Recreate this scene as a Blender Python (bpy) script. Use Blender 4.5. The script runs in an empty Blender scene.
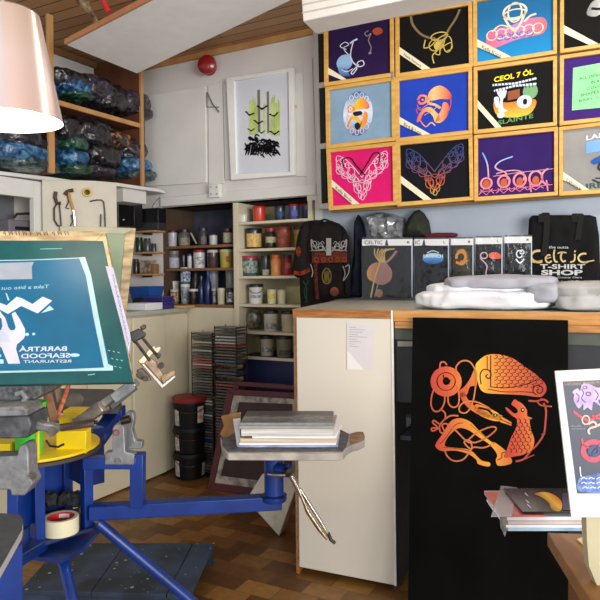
import bpy, math, random
from mathutils import Vector, Matrix, noise
from mathutils.geometry import tessellate_polygon, delaunay_2d_cdt
random.seed(7)
scene = bpy.context.scene
COL = scene.collection
# ---------------------------------------------------------------- camera
F = 645.0; CX = 300.0; CY = 275.0; ROLL = 0.012; EYE = Vector((0, 0, 1.30))
cd = bpy.data.cameras.new('camera'); cam = bpy.data.objects.new('camera', cd); COL.objects.link(cam)
cd.sensor_width = 36; cd.sensor_fit = 'HORIZONTAL'; cd.lens = 36 * F / 600; cd.shift_y = -(300 - CY) / 600; cd.clip_start = .05
cr, sr = math.cos(ROLL), math.sin(ROLL)
cam.matrix_world = Matrix(((cr, sr, 0, 0), (0, 0, -1, 0), (-sr, cr, 0, 1.30), (0, 0, 0, 1)))
scene.camera = cam
# ---------------------------------------------------------------- light
w = bpy.data.worlds.new('world'); scene.world = w; w.use_nodes = True
w.node_tree.nodes['Background'].inputs[0].default_value = (.86, .93, 1, 1)
w.node_tree.nodes['Background'].inputs[1].default_value = .62
def area(name, loc, target, sx, sy, power, col=(1, 1, 1)):
    l = bpy.data.lights.new(name, 'AREA'); l.shape = 'RECTANGLE'; l.size = sx; l.size_y = sy; l.energy = power; l.color = col
    o = bpy.data.objects.new(name, l); COL.objects.link(o); o.location = loc
    o.rotation_euler = (Vector(target) - Vector(loc)).to_track_quat('-Z', 'Y').to_euler(); return o
area('shop_window_daylight', (2.9, -2.6, 1.5), (.5, 3.4, 1.75), 3.0, 1.9, 265, (1, .97, .93))
area('left_area_light', (-1.4, -1.6, 1.7), (-.6, 4, 1.2), 1.4, 1.8, 26, (.93, .97, 1))  # weak cool area light behind the camera on the left
area('ceiling_tube_light', (1.1, 2.3, 2.76), (1.2, 2.9, 0), 1.3, .25, 12, (1, .96, .9))
scene.view_settings.view_transform = 'Standard'; scene.view_settings.look = 'None'
scene.view_settings.exposure = 0.24; scene.view_settings.gamma = 1
# ---------------------------------------------------------------- geometry of the place
def ray(px, py):
    u, v = px - CX, CY - py
    return Vector(((u * cr + v * sr) / F, 1, (v * cr - u * sr) / F))
class Plane:
    def __init__(s, p0, n): s.p0 = Vector(p0); s.n = Vector(n).normalized()
    def hit(s, px, py):
        r = ray(px, py); return EYE + r * (s.n.dot(s.p0 - EYE) / s.n.dot(r))
    def off(s, d): return Plane(s.p0 + s.n * d, s.n)
def plane3(a, b, c):
    n = (b - a).cross(c - a).normalized()
    if n.dot(EYE - a) < 0: n = -n
    return Plane(a, n)
def D(px, py, d): return EYE + ray(px, py) * d
def HZ(px, py, z): return Plane((0, 0, z), (0, 0, 1)).hit(px, py)
O = Vector((-.78, 4.49, 0)); TH = math.radians(28.6)
U = Vector((math.cos(TH), -math.sin(TH), 0)); V = Vector((math.sin(TH), math.cos(TH), 0)); Zv = Vector((0, 0, 1))
def UV(a, b, z): return O + U * a + V * b + Zv * z
def Bp(b): return Plane(O + V * b, -V)            # planes parallel to the back wall
def Lp(a): return Plane(O + U * a, U)             # planes parallel to the left wall
def ab(px, py, b): p = Bp(b).hit(px, py); return (p - O).dot(U), p.z
def lb(px, py, a): p = Lp(a).hit(px, py); return (p - O).dot(V), p.z
# ---------------------------------------------------------------- materials
def lin(c):
    c = [x / 255 for x in c]; return tuple((x / 12.92 if x <= .04045 else ((x + .055) / 1.055) ** 2.4) for x in c) + (1,)
MATS = {}
def M(name, col, rough=.6, metal=0, var=.08, scale=14, bump=0, coat=0, col2=None, stretch=None, trans=0, alpha=1, spec=None):
    if name in MATS: return MATS[name]
    m = bpy.data.materials.new(name); m.use_nodes = True; nt = m.node_tree; b = nt.nodes['Principled BSDF']
    b.inputs['Roughness'].default_value = rough; b.inputs['Metallic'].default_value = metal
    b.inputs['Coat Weight'].default_value = coat; b.inputs['Coat Roughness'].default_value = .12
    b.inputs['Transmission Weight'].default_value = trans; b.inputs['Alpha'].default_value = alpha
    b.inputs['Specular IOR Level'].default_value = spec if spec is not None else (.2 if rough >= .7 else .5)
    tc = nt.nodes.new('ShaderNodeTexCoord'); mp = nt.nodes.new('ShaderNodeMapping'); nt.links.new(tc.outputs['Object'], mp.inputs[0])
    if stretch: mp.inputs['Scale'].default_value = stretch
    nz = nt.nodes.new('ShaderNodeTexNoise'); nz.inputs['Scale'].default_value = scale; nz.inputs['Detail'].default_value = 5
    nt.links.new(mp.outputs[0], nz.inputs['Vector'])
    rp = nt.nodes.new('ShaderNodeValToRGB'); nt.links.new(nz.outputs['Fac'], rp.inputs[0])
    c = lin(col); c2 = lin(col2) if col2 else tuple(min(1, x * (1 + var)) for x in c[:3]) + (1,)
    c1 = c if col2 else tuple(x * (1 - var) for x in c[:3]) + (1,)
    rp.color_ramp.elements[0].position = .38; rp.color_ramp.elements[1].position = .62
    rp.color_ramp.elements[0].color = c1; rp.color_ramp.elements[1].color = c2
    nt.links.new(rp.outputs[0], b.inputs['Base Color'])
    if bump:
        bp = nt.nodes.new('ShaderNodeBump'); bp.inputs['Strength'].default_value = bump; bp.inputs['Distance'].default_value = .01
        nt.links.new(nz.outputs['Fac'], bp.inputs['Height']); nt.links.new(bp.outputs[0], b.inputs['Normal'])
    MATS[name] = m; return m
def ramp_mat(name, stops, vec='Generated', axis=0, rough=.6, coat=0, noise_amt=0, metal=0):
    m = bpy.data.materials.new(name); m.use_nodes = True; nt = m.node_tree; b = nt.nodes['Principled BSDF']
    b.inputs['Roughness'].default_value = rough; b.inputs['Coat Weight'].default_value = coat; b.inputs['Metallic'].default_value = metal
    tc = nt.nodes.new('ShaderNodeTexCoord'); sx = nt.nodes.new('ShaderNodeSeparateXYZ'); nt.links.new(tc.outputs[vec], sx.inputs[0])
    src = sx.outputs[axis]
    if noise_amt:
        nz = nt.nodes.new('ShaderNodeTexNoise'); nz.inputs['Scale'].default_value = 9; nt.links.new(tc.outputs[vec], nz.inputs['Vector'])
        ad = nt.nodes.new('ShaderNodeMath'); ad.operation = 'MULTIPLY_ADD'; ad.inputs[1].default_value = noise_amt
        nt.links.new(nz.outputs['Fac'], ad.inputs[0]); nt.links.new(src, ad.inputs[2]); src = ad.outputs[0]
    rp = nt.nodes.new('ShaderNodeValToRGB'); nt.links.new(src, rp.inputs[0]); e = rp.color_ramp.elements
    while len(e) < len(stops): e.new(.5)
    for i, (p, c) in enumerate(stops): e[i].position = p; e[i].color = lin(c)
    nt.links.new(rp.outputs[0], b.inputs['Base Color']); MATS[name] = m; return m
def plank_mat(name, c1, c2, width, ang, rough=.6):
    m = bpy.data.materials.new(name); m.use_nodes = True; nt = m.node_tree; b = nt.nodes['Principled BSDF']; b.inputs['Roughness'].default_value = rough
    tc = nt.nodes.new('ShaderNodeTexCoord'); mp = nt.nodes.new('ShaderNodeMapping'); mp.inputs['Rotation'].default_value = (0, 0, ang)
    nt.links.new(tc.outputs['Object'], mp.inputs[0])
    br = nt.nodes.new('ShaderNodeTexBrick'); br.inputs['Scale'].default_value = 1; br.inputs['Brick Width'].default_value = 2.4
    br.inputs['Row Height'].default_value = width; br.inputs['Mortar Size'].default_value = .004; br.inputs['Color1'].default_value = lin(c1)
    br.inputs['Color2'].default_value = lin(c2); br.inputs['Mortar'].default_value = lin([x * .35 for x in c1]); nt.links.new(mp.outputs[0], br.inputs['Vector'])
    nz = nt.nodes.new('ShaderNodeTexNoise'); nz.inputs['Scale'].default_value = 6; nz.inputs['Detail'].default_value = 6
    m2 = nt.nodes.new('ShaderNodeMapping'); m2.inputs['Scale'].default_value = (1, 14, 1); nt.links.new(mp.outputs[0], m2.inputs[0]); nt.links.new(m2.outputs[0], nz.inputs['Vector'])
    mx = nt.nodes.new('ShaderNodeMix'); mx.data_type = 'RGBA'; mx.blend_type = 'MULTIPLY'; mx.inputs[0].default_value = .45
    nt.links.new(br.outputs['Color'], mx.inputs[6]); nt.links.new(nz.outputs['Color'], mx.inputs[7]); nt.links.new(mx.outputs[2], b.inputs['Base Color'])
    MATS[name] = m; return m
def tile_mat():
    m = bpy.data.materials.new('floor_tiles'); m.use_nodes = True; nt = m.node_tree; b = nt.nodes['Principled BSDF']; b.inputs['Roughness'].default_value = .42
    tc = nt.nodes.new('ShaderNodeTexCoord'); mp = nt.nodes.new('ShaderNodeMapping'); mp.inputs['Rotation'].default_value = (0, 0, TH)
    nt.links.new(tc.outputs['Object'], mp.inputs[0])
    br = nt.nodes.new('ShaderNodeTexBrick'); br.inputs['Scale'].default_value = 1; br.inputs['Brick Width'].default_value = .17; br.inputs['Row Height'].default_value = .105
    br.inputs['Mortar Size'].default_value = .0018; br.inputs['Color1'].default_value = lin((88, 56, 24)); br.inputs['Color2'].default_value = lin((152, 108, 52))
    br.inputs['Mortar'].default_value = lin((96, 64, 30)); nt.links.new(mp.outputs[0], br.inputs['Vector'])
    nz = nt.nodes.new('ShaderNodeTexNoise'); nz.inputs['Scale'].default_value = 25; nz.inputs['Detail'].default_value = 6; nt.links.new(mp.outputs[0], nz.inputs['Vector'])
    mx = nt.nodes.new('ShaderNodeMix'); mx.data_type = 'RGBA'; mx.blend_type = 'OVERLAY'; mx.inputs[0].default_value = .5
    nt.links.new(br.outputs['Color'], mx.inputs[6]); nt.links.new(nz.outputs['Fac'], mx.inputs[7]); nt.links.new(mx.outputs[2], b.inputs['Base Color'])
    return m
def emit(name, col, s):
    m = bpy.data.materials.new(name); m.use_nodes = True; b = m.node_tree.nodes['Principled BSDF']
    b.inputs['Emission Color'].default_value = lin(col); b.inputs['Emission Strength'].default_value = s; b.inputs['Base Color'].default_value = lin(col); return m
def film_mat():
    m = bpy.data.materials.new('clear_film'); m.use_nodes = True; nt = m.node_tree; out = nt.nodes['Material Output']; nt.nodes.remove(nt.nodes['Principled BSDF'])
    tr = nt.nodes.new('ShaderNodeBsdfTransparent'); gl = nt.nodes.new('ShaderNodeBsdfGlossy'); gl.inputs['Roughness'].default_value = .12; mx = nt.nodes.new('ShaderNodeMixShader')
    tc = nt.nodes.new('ShaderNodeTexCoord'); nz = nt.nodes.new('ShaderNodeTexNoise'); nz.inputs['Scale'].default_value = 14; nt.links.new(tc.outputs['Object'], nz.inputs['Vector'])
    bp = nt.nodes.new('ShaderNodeBump'); bp.inputs['Strength'].default_value = .5; bp.inputs['Distance'].default_value = .02; nt.links.new(nz.outputs['Fac'], bp.inputs['Height']); nt.links.new(bp.outputs[0], gl.inputs['Normal'])
    mx.inputs[0].default_value = .035; nt.links.new(tr.outputs[0], mx.inputs[1]); nt.links.new(gl.outputs[0], mx.inputs[2]); nt.links.new(mx.outputs[0], out.inputs[0]); return m
white = M('white_paint', (226, 225, 220), .55, var=.03, scale=5)
cream = M('cream_paint', (216, 208, 182), .55, var=.04, scale=4)
wallp = M('wall_paint', (222, 218, 214), .8, var=.03, scale=3)
bluewall = M('pale_blue_wall', (178, 188, 202), .8, var=.05, scale=5)
oak = M('light_wood', (214, 164, 84), .5, col2=(228, 184, 108), scale=9, stretch=(1, 1, 6))
oakdark = M('wood_edge', (150, 92, 42), .5, col2=(182, 124, 62), scale=12, stretch=(1, 1, 9))
brownboard = M('brown_board', (92, 54, 36), .7, col2=(112, 70, 48), scale=6, stretch=(1, 1, .3))
pine = M('pine_edge', (196, 150, 96), .6, col2=(180, 130, 80), scale=9, stretch=(1, 1, .2))
blue = M('blue_enamel', (4, 46, 122), .4, var=.2, scale=9, coat=.1)
yellow = M('yellow_enamel', (240, 206, 16), .45, var=.08, scale=12)
castgrey = M('cast_aluminium', (150, 150, 150), .45, .35, col2=(112, 113, 116), scale=22, bump=.25)
castdark = M('ink_spattered_casting', (92, 93, 96), .6, .2, col2=(128, 128, 130), scale=40, bump=.3)
alu = M('aluminium', (196, 194, 188), .32, .8, col2=(160, 156, 148), scale=16)
chrome = M('chrome', (210, 205, 196), .14, 1, var=.03)
steel = M('dark_steel', (70, 62, 56), .4, .8, col2=(48, 42, 40), scale=40)
black = M('black_plastic', (16, 16, 18), .4, var=.2)
blackmat = M('black_board', (9, 9, 8), .8, var=.25, scale=6, spec=.08)
charcoal = M('charcoal_paint', (48, 50, 54), .6, var=.12)
greygreen = M('grey_green_paint', (88, 92, 82), .6, var=.1)
paper = M('white_paper', (232, 232, 236), .7, var=.02)
# ---------------------------------------------------------------- mesh building
class MB:
    def __init__(s): s.v = []; s.f = []
    def add(s, vs, fs):
        k = len(s.v); s.v += [Vector(p) for p in vs]; s.f += [tuple(k + i for i in f) for f in fs]; return s
    def hexa(s, q, off):                      # a quad of four points given a thickness vector
        q = [Vector(p) for p in q]; o = Vector(off)
        return s.add(q + [p + o for p in q], [(3, 2, 1, 0), (4, 5, 6, 7), (0, 1, 5, 4), (1, 2, 6, 5), (2, 3, 7, 6), (3, 0, 4, 7)])
    def prism(s, pts, off):
        pts = [Vector(p) for p in pts]; o = Vector(off); n = len(pts)
        return s.add(pts + [p + o for p in pts], [tuple(range(n))[::-1], tuple(range(n, 2 * n))] + [(i, (i + 1) % n, n + (i + 1) % n, n + i) for i in range(n)])
    def ubox(s, a0, a1, b0, b1, z0, z1):
        return s.hexa([UV(a0, b0, z0), UV(a1, b0, z0), UV(a1, b1, z0), UV(a0, b1, z0)], (0, 0, z1 - z0))
    def box(s, c, sx, sy, sz, rot=None):      # box centred on c
        R = rot or Matrix.Identity(3); c = Vector(c); P = []
        for z in (-1, 1):
            for x, y in ((-1, -1), (1, -1), (1, 1), (-1, 1)): P.append(c + R @ Vector((x * sx / 2, y * sy / 2, z * sz / 2)))
        return s.add(P, [(3, 2, 1, 0), (4, 5, 6, 7), (0, 1, 5, 4), (1, 2, 6, 5), (2, 3, 7, 6), (3, 0, 4, 7)])
    def bar(s, p0, p1, wid, hei, up=(0, 0, 1)):
        p0, p1 = Vector(p0), Vector(p1); d = (p1 - p0).normalized(); x = d.cross(Vector(up)).normalized(); y = x.cross(d)
        q = [p0 + x * sx * wid / 2 + y * sy * hei / 2 for sx, sy in ((-1, -1), (1, -1), (1, 1), (-1, 1))]
        return s.hexa(q, p1 - p0)
    def lathe(s, prof, c=(0, 0, 0), axis=(0, 0, 1), n=20, cap=True):   # profile of (radius, height)
        c = Vector(c); ax = Vector(axis).normalized(); R = ax.to_track_quat('Z', 'Y').to_matrix(); P = []; Fs = []
        for r, h in prof:
            for i in range(n):
                t = 2 * math.pi * i / n; P.append(c + R @ Vector((r * math.cos(t), r * math.sin(t), h)))
        for j in range(len(prof) - 1):
            for i in range(n):
                a, b = j * n + i, j * n + (i + 1) % n; Fs.append((a, b, b + n, a + n))
        if cap and prof[0][0] > 1e-5: Fs.append(tuple(range(n))[::-1])
        if cap and prof[-1][0] > 1e-5: Fs.append(tuple(range((len(prof) - 1) * n, len(prof) * n)))
        return s.add(P, Fs)
    def cyl(s, p0, p1, r, r2=None, n=16):
        p0, p1 = Vector(p0), Vector(p1); return s.lathe([(r, 0), (r if r2 is None else r2, (p1 - p0).length)], p0, p1 - p0, n)
    def tube(s, pts, r, n=8, closed=False):
        pts = [Vector(p) for p in pts]; m = len(pts); P = []; Fs = []
        rs = r if isinstance(r, (list, tuple)) else [r] * m; x = None
        for i, p in enumerate(pts):
            d = ((pts[(i + 1) % m] if closed or i < m - 1 else p) - (pts[i - 1] if closed or i > 0 else p)).normalized()
            if x is None: x = d.orthogonal().normalized()
            x = (x - d * x.dot(d)).normalized(); y = d.cross(x)
            for k in range(n): t = 2 * math.pi * k / n; P.append(p + (x * math.cos(t) + y * math.sin(t)) * rs[i])
        for i in range(m if closed else m - 1):
            for k in range(n): a, b = i * n + k, i * n + (k + 1) % n; c2, d2 = ((i + 1) % m) * n + (k + 1) % n, ((i + 1) % m) * n + k; Fs.append((a, b, c2, d2))
        if not closed: Fs += [tuple(range(n))[::-1], tuple(range((m - 1) * n, m * n))]
        return s.add(P, Fs)
    def soft(s, c, ax, ay, az, e=.45, amp=0, freq=6, seed=0, nu=40, nv=22, sharp=False):   # crumpled rounded block
        c, ax, ay, az = map(Vector, (c, ax, ay, az)); P = []; Fs = []
        sg = lambda x, p: math.copysign(abs(x) ** p, x)
        for j in range(nv + 1):
            ph = -math.pi / 2 + math.pi * j / nv
            for i in range(nu):
                t = 2 * math.pi * i / nu
                x, y, z = sg(math.cos(ph), e) * sg(math.cos(t), e), sg(math.cos(ph), e) * sg(math.sin(t), e), sg(math.sin(ph), e)
                p = ax * x + ay * y + az * z; q = (c + p) * freq + Vector((seed * 7.1, seed * 3.3, seed))
                if amp:
                    h = noise.noise(q) + .5 * noise.noise(q * 2.1)
                    if sharp: h = 1 - 2 * abs(h) + .4 * noise.noise(q * 4)
                    p = p + p.normalized() * amp * h
                P.append(c + p)
        for j in range(nv):
            for i in range(nu): a, b = j * nu + i, j * nu + (i + 1) % nu; Fs.append((a, b, b + nu, a + nu))
        return s.add(P, Fs)
    def puffy(s, outline, pl, thick, step=2.5, amp=0, freq=20, edge=5, seed=0, back=.0):  # cloth shape seen from its front, with real fullness
        out = []
        for i, p in enumerate(outline):
            q = outline[(i + 1) % len(outline)]; L = math.dist(p, q); k = max(1, int(L / step))
            out += [(p[0] + (q[0] - p[0]) * t / k, p[1] + (q[1] - p[1]) * t / k) for t in range(k)]
        def dist(x, y):
            best = 1e9; ins = False
            for i in range(len(out)):
                (x1, y1), (x2, y2) = out[i], out[(i + 1) % len(out)]
                dx, dy = x2 - x1, y2 - y1; t = max(0, min(1, ((x - x1) * dx + (y - y1) * dy) / (dx * dx + dy * dy + 1e-9)))
                best = min(best, math.hypot(x - x1 - t * dx, y - y1 - t * dy))
                if (y1 > y) != (y2 > y) and x < x1 + (y - y1) * dx / (dy if dy else 1e-9): ins = not ins
            return best, ins
        pts = [Vector(p) for p in out]; n = len(pts)
        xs = [p[0] for p in out]; ys = [p[1] for p in out]; y = min(ys)
        while y < max(ys):
            x = min(xs)
            while x < max(xs):
                d, ins = dist(x, y)
                if ins and d > step * .6: pts.append(Vector((x, y)))
                x += step
            y += step
        vo, _, fo, ov, _, _ = delaunay_2d_cdt(pts, [], [list(range(n))], 1, 1e-4)
        P = []; hs = []
        for p in vo:
            d, _i = dist(p.x, p.y); h = thick * math.sqrt(min(1, d / edge))
            b = pl.hit(p.x, p.y); q = b * freq + Vector((seed, seed, seed))
            h += amp * min(1, d / edge) * (noise.noise(Vector((q.x, q.y, q.z * .45))) + .5 * noise.noise(q * 2.3))
            P.append(b + pl.n * (h + back))
        nn = len(P); base = [pl.hit(p.x, p.y) - pl.n * .003 for p in vo]
        Fs = [tuple(f) for f in fo] + [tuple(nn + i for i in f)[::-1] for f in fo]
        cnt = {}
        for f in fo:
            for i in range(len(f)): e = (f[i], f[(i + 1) % len(f)]); cnt[e] = 1
        Fs += [(a, b, b + nn, a + nn)[::-1] for (a, b) in cnt if (b, a) not in cnt]
        return s.add(P + base, Fs)
    def build(s, name, m, parent=None, bevel=0, sharp=35, sub=0):
        org = Vector((0, 0, 0)); p = parent
        while p is not None: org += p.location; p = p.parent
        me = bpy.data.meshes.new(name); me.from_pydata([v - org for v in s.v], [], s.f)
        import bmesh
        bm = bmesh.new(); bm.from_mesh(me); bmesh.ops.recalc_face_normals(bm, faces=bm.faces); bm.to_mesh(me); bm.free()
        for pg in me.polygons: pg.use_smooth = True
        me.set_sharp_from_angle(angle=math.radians(sharp))
        if isinstance(m, str): m = MATS[m]
        me.materials.append(m); o = bpy.data.objects.new(name, me); COL.objects.link(o); o.parent = parent
        if bevel:
            md = o.modifiers.new('bevel', 'BEVEL'); md.width = bevel; md.segments = 2; md.limit_method = 'ANGLE'; md.angle_limit = math.radians(40)
        return o
class Ink(MB):                                # flat print on a plane, drawn in the photo's frame and projected on that plane
    def __init__(s, pl, off=.0015, tr=None): super().__init__(); s.pl = pl.off(off); s.tr = tr or (lambda x, y: (x, y))
    def P(s, x, y): return s.pl.hit(*s.tr(x, y))
    def poly(s, pts):
        tri = tessellate_polygon([[Vector((x, y, 0)) for x, y in pts]]); s.add([s.P(*p) for p in pts], [tuple(t) for t in tri]); return s
    def sm(s, pts, k=6, closed=False):
        if len(pts) < 3: return pts
        out = []; n = len(pts)
        for i in range(n if closed else n - 1):
            g = lambda j: pts[j % n] if closed else pts[max(0, min(n - 1, j))]
            a, b, c, d = g(i - 1), g(i), g(i + 1), g(i + 2)
            for t in range(k):
                t /= k; f = lambda q: .5 * (2 * b[q] + (c[q] - a[q]) * t + (2 * a[q] - 5 * b[q] + 4 * c[q] - d[q]) * t * t + (3 * b[q] - a[q] - 3 * c[q] + d[q]) * t ** 3)
                out.append((f(0), f(1)))
        if not closed: out.append(pts[-1])
        return out
    def blob(s, pts, k=6): return s.poly(s.sm(pts, k, True))
    def line(s, pts, wd, closed=False, smooth=True, taper=False):
        if smooth: pts = s.sm(pts, 6, closed)
        n = len(pts); L = []; 
        for i in range(n):
            a = pts[(i - 1) % n] if closed else pts[max(0, i - 1)]; b = pts[(i + 1) % n] if closed else pts[min(n - 1, i + 1)]
            dx, dy = b[0] - a[0], b[1] - a[1]; l = math.hypot(dx, dy) or 1
            w_ = wd / 2 * (1 if not taper else (.25 + .75 * math.sin(math.pi * (i + .5) / n)))
            L.append((pts[i][0] - dy / l * w_, pts[i][1] + dx / l * w_)); L.append((pts[i][0] + dy / l * w_, pts[i][1] - dx / l * w_))
        fs = [(2 * i, 2 * i + 1, (2 * i + 3) % (2 * n), (2 * i + 2) % (2 * n)) for i in range(n if closed else n - 1)]
        s.add([s.P(*p) for p in L], fs); return s
    def oval(s, cx, cy, rx, ry, n=20): return s.poly([(cx + rx * math.cos(2 * math.pi * i / n), cy + ry * math.sin(2 * math.pi * i / n)) for i in range(n)])
    def ring(s, cx, cy, rx, ry, wd, a0=0, a1=360, n=24):
        full = abs(a1 - a0) >= 360; k = n
        pts = [(cx + rx * math.cos(math.radians(a0 + (a1 - a0) * i / k)), cy + ry * math.sin(math.radians(a0 + (a1 - a0) * i / k))) for i in range(k if full else k + 1)]
        return s.line(pts, wd, full, False)
    def text(s, body, tl, tr, bl, bold=0, spacing=1):
        c = bpy.data.curves.new('lettering', 'FONT'); c.body = body; c.size = 1; c.offset = bold; c.space_character = spacing; c.resolution_u = 3
        o = bpy.data.objects.new('lettering', c); me = o.to_mesh()
        vs = [v.co.copy() for v in me.vertices]; fs = [tuple(p.vertices) for p in me.polygons]; o.to_mesh_clear()
        bpy.data.objects.remove(o); bpy.data.curves.remove(c)
        if not vs: return s
        x0, x1 = min(v.x for v in vs), max(v.x for v in vs); y0, y1 = min(v.y for v in vs), max(v.y for v in vs)
        def mp(v):
            a, b = (v.x - x0) / (x1 - x0), (y1 - v.y) / (y1 - y0)
            return s.P(tl[0] + (tr[0] - tl[0]) * a + (bl[0] - tl[0]) * b, tl[1] + (tr[1] - tl[1]) * a + (bl[1] - tl[1]) * b)
        s.add([mp(v) for v in vs], fs); return s
def thing(name, label, cat, loc=(0, 0, 0), group=None):
    o = bpy.data.objects.new(name, None); o.empty_display_size = .05; COL.objects.link(o); o.location = loc
    o['label'] = label; o['category'] = cat
    if group: o['group'] = group
    return o
def tag(o, label, cat, group=None):
    o['label'] = label; o['category'] = cat
    if group: o['group'] = group
    return o
def struct(o): o['kind'] = 'structure'; return o
def dup(root, loc, rz=0, label=None):
    r = root.copy(); COL.objects.link(r); r.location = loc; r.rotation_euler[2] = rz
    if label: r['label'] = label
    for ch in list(root.children):
        c = ch.copy(); COL.objects.link(c); c.parent = r
        for g in list(ch.children): d = g.copy(); COL.objects.link(d); d.parent = c
    return r
def quad_plane(pl, pts): return [pl.hit(*p) for p in pts]
exec_parts = True
# ================================================================ THE ROOM
fl = MB().ubox(-.75, 4.6, -5.2, .45, -.06, 0).build('floor', tile_mat()); struct(fl)
struct(MB().ubox(-.75, -.65, -4.2, .45, 0, 2.9).build('wall_left', wallp))
wb = MB().ubox(-.65, 4.6, 0, .1, 1.79, 2.9); wb.ubox(1.0, 4.6, 0, .1, 0, 1.79); wb.ubox(-.65, -.22, 0, .1, 0, 1.79)
struct(wb.build('wall_back', wallp))
struct(MB().ubox(1.06, 4.6, -.008, -.001, 1.05, 1.76).build('wall_back_lower', bluewall))
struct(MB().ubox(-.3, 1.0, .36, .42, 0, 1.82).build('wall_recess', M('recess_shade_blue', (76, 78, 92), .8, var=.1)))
struct(MB().ubox(-.75, 4.6, -3.4, .12, 2.83, 2.89).build('ceiling', plank_mat('ceiling_planks', (196, 146, 100), (214, 166, 116), .1, TH)))
# trims
struct(MB().ubox(-.22, 1.02, -.025, -.001, 1.795, 1.86).build('trim_1', white, bevel=.003))
struct(MB().ubox(-.65, 1.02, -.022, -.001, 2.79, 2.83).build('trim_2', pine, bevel=.002))
a0, z0 = ab(150, 186, -.02); a1, z1 = ab(205, 90, -.02)
# white flush cupboard door high on the wall
q = quad_plane(Bp(-.022), [(144, 95.5), (205, 86), (206.5, 182.5), (145, 186.5)])
struct(MB().hexa(q, V * .02).build('door_1', white, bevel=.003))
q = quad_plane(Bp(-.012), [(208, 86), (222, 82), (224, 183), (209, 185)])
struct(MB().hexa(q, V * .011).build('trim_3', white, bevel=.002))
q = quad_plane(Bp(-.01), [(303, 60), (312, 57), (317, 200), (307, 201)])
struct(MB().hexa(q, V * .009).build('trim_4', wallp, bevel=.002))
# metal bracket on the wall beside the door
bp_ = Bp(-.024)
t = MB(); t.tube([bp_.hit(*p) for p in [(207, 92), (207, 107), (219, 107)]], .003); t.tube([bp_.hit(*p) for p in [(207, 92), (212, 103), (219, 112)]], .0035)
tag(t.build('shelf_bracket', M('worn_grey_metal', (120, 120, 118), .5, .6)), 'small grey metal shelf bracket on the wall between door panel and bird picture', 'bracket')
# electric junction box
j = MB().hexa(quad_plane(Bp(-.05), [(208.5, 184.5), (218.5, 183), (219, 197), (209, 198)]), V * .045)
jo = tag(j.build('junction_box', white, bevel=.003), 'small white electrical box on the wall under the conduit strip', 'junction box')
for x, y in ((211, 187), (216.5, 187), (211, 194), (216.5, 194)): MB().lathe([(.004, 0), (.004, .003)], Bp(-.051).hit(x, y), -V, n=8).build('screw', steel, jo)
# round red bell
c = Bp(-.0).hit(211, 68)
r_ = thing('alarm_bell', 'round glossy red alarm bell high on the wall above the bird picture', 'bell', c)
red = M('red_gloss', (150, 22, 36), .3, coat=.5, var=.1)
MB().lathe([(.05, .001), (.055, .012), (.05, .02), (.035, .024), (.035, .055), (.056, .058)], c, -V, 28).build('bell_base', red, r_)
MB().lathe([(.062, .055), (.066, .065), (.062, .085), (.045, .1), (.02, .108), (0, .11)], c, -V + U * .25, 28).build('bell_dome', red, r_)
# framed bird print with the white backing panel behind it
t = MB().hexa(quad_plane(Bp(-.016), [(223, 84), (303, 72.5), (306, 176), (225, 179.5)]), V * .015)
bpn = tag(t.build('wall_panel', white, bevel=.002), 'plain white board fixed to the wall behind the framed bird picture', 'panel')
kn = MB().lathe([(.006, 0), (.009, .01), (.009, .018), (0, .022)], Bp(-.017).hit(296, 107), -V, 14).build('knob', oak, bpn); kn['label'] = 'small brass coloured knob'
pc = [(226, 78), (292.7, 67.5), (293.8, 175), (230.8, 180)]; pi = [(234, 81), (288, 72), (289.6, 171.5), (236.5, 173.5)]
th = thing('framed_picture', 'white framed picture of black birds over grasses with pale green strokes', 'picture', Bp(-.03).hit(230, 180))
fo_, fi_ = quad_plane(Bp(-.055), pc), quad_plane(Bp(-.055), pi); f = MB()
for i in range(4): j2 = (i + 1) % 4; f.hexa([fo_[i], fo_[j2], fi_[j2], fi_[i]], V * .036)
f.build('picture_frame', M('white_gloss_frame', (240, 240, 236), .35, var=.02), th, bevel=.003)
MB().hexa(quad_plane(Bp(-.04), pi), V * .018).build('picture_paper', M('cool_paper', (218, 221, 230), .5, var=.01), th)
pp = Bp(-.0405)
g = Ink(pp); T = lambda x, y: (225 + x / 4.8, 65 + y / 4.8); g.tr = T
rnd = random.Random(3)
for i in range(13):
    x = 115 + i * 11.5; 
    if 150 < x < 180 or 195 < x < 215: continue
    g.poly([(x, 160 + rnd.random() * 60 - i * 2), (x + 10, 140 + rnd.random() * 50), (x + 11, 330 + rnd.random() * 20), (x, 320 + rnd.random() * 20)])
g.build('green_strokes', M('lime_wash', (196, 214, 130), .7, var=.15), th)
g = Ink(pp, .002, T); g.poly([(155, 120), (168, 118), (170, 318), (158, 320)]); g.poly([(200, 128), (211, 126), (213, 325), (203, 328)])
g.build('tree_trunks', M('olive_wash', (126, 124, 84), .7), th)
g = Ink(pp, .0025, T)
for x, y, s, r0 in [(178, 205, 30, 0), (118, 235, 26, 12), (235, 240, 26, -12), (160, 275, 26, 5), (175, 322, 20, 0), (238, 326, 27, 0), (125, 312, 20, 0)]:
    ca, sa = math.cos(math.radians(r0)), math.sin(math.radians(r0)); R = lambda u, v: (x + s * (u * ca - v * sa), y + s * (u * sa + v * ca))
    g.poly([R(-1, -.25), R(-.6, -.42), R(-.25, -.05), R(0, .02), R(.3, -.1), R(.65, -.4), R(1, -.3), R(.5, .05), R(.15, .3), R(0, .42), R(-.18, .28), R(-.5, 0)])
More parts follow.
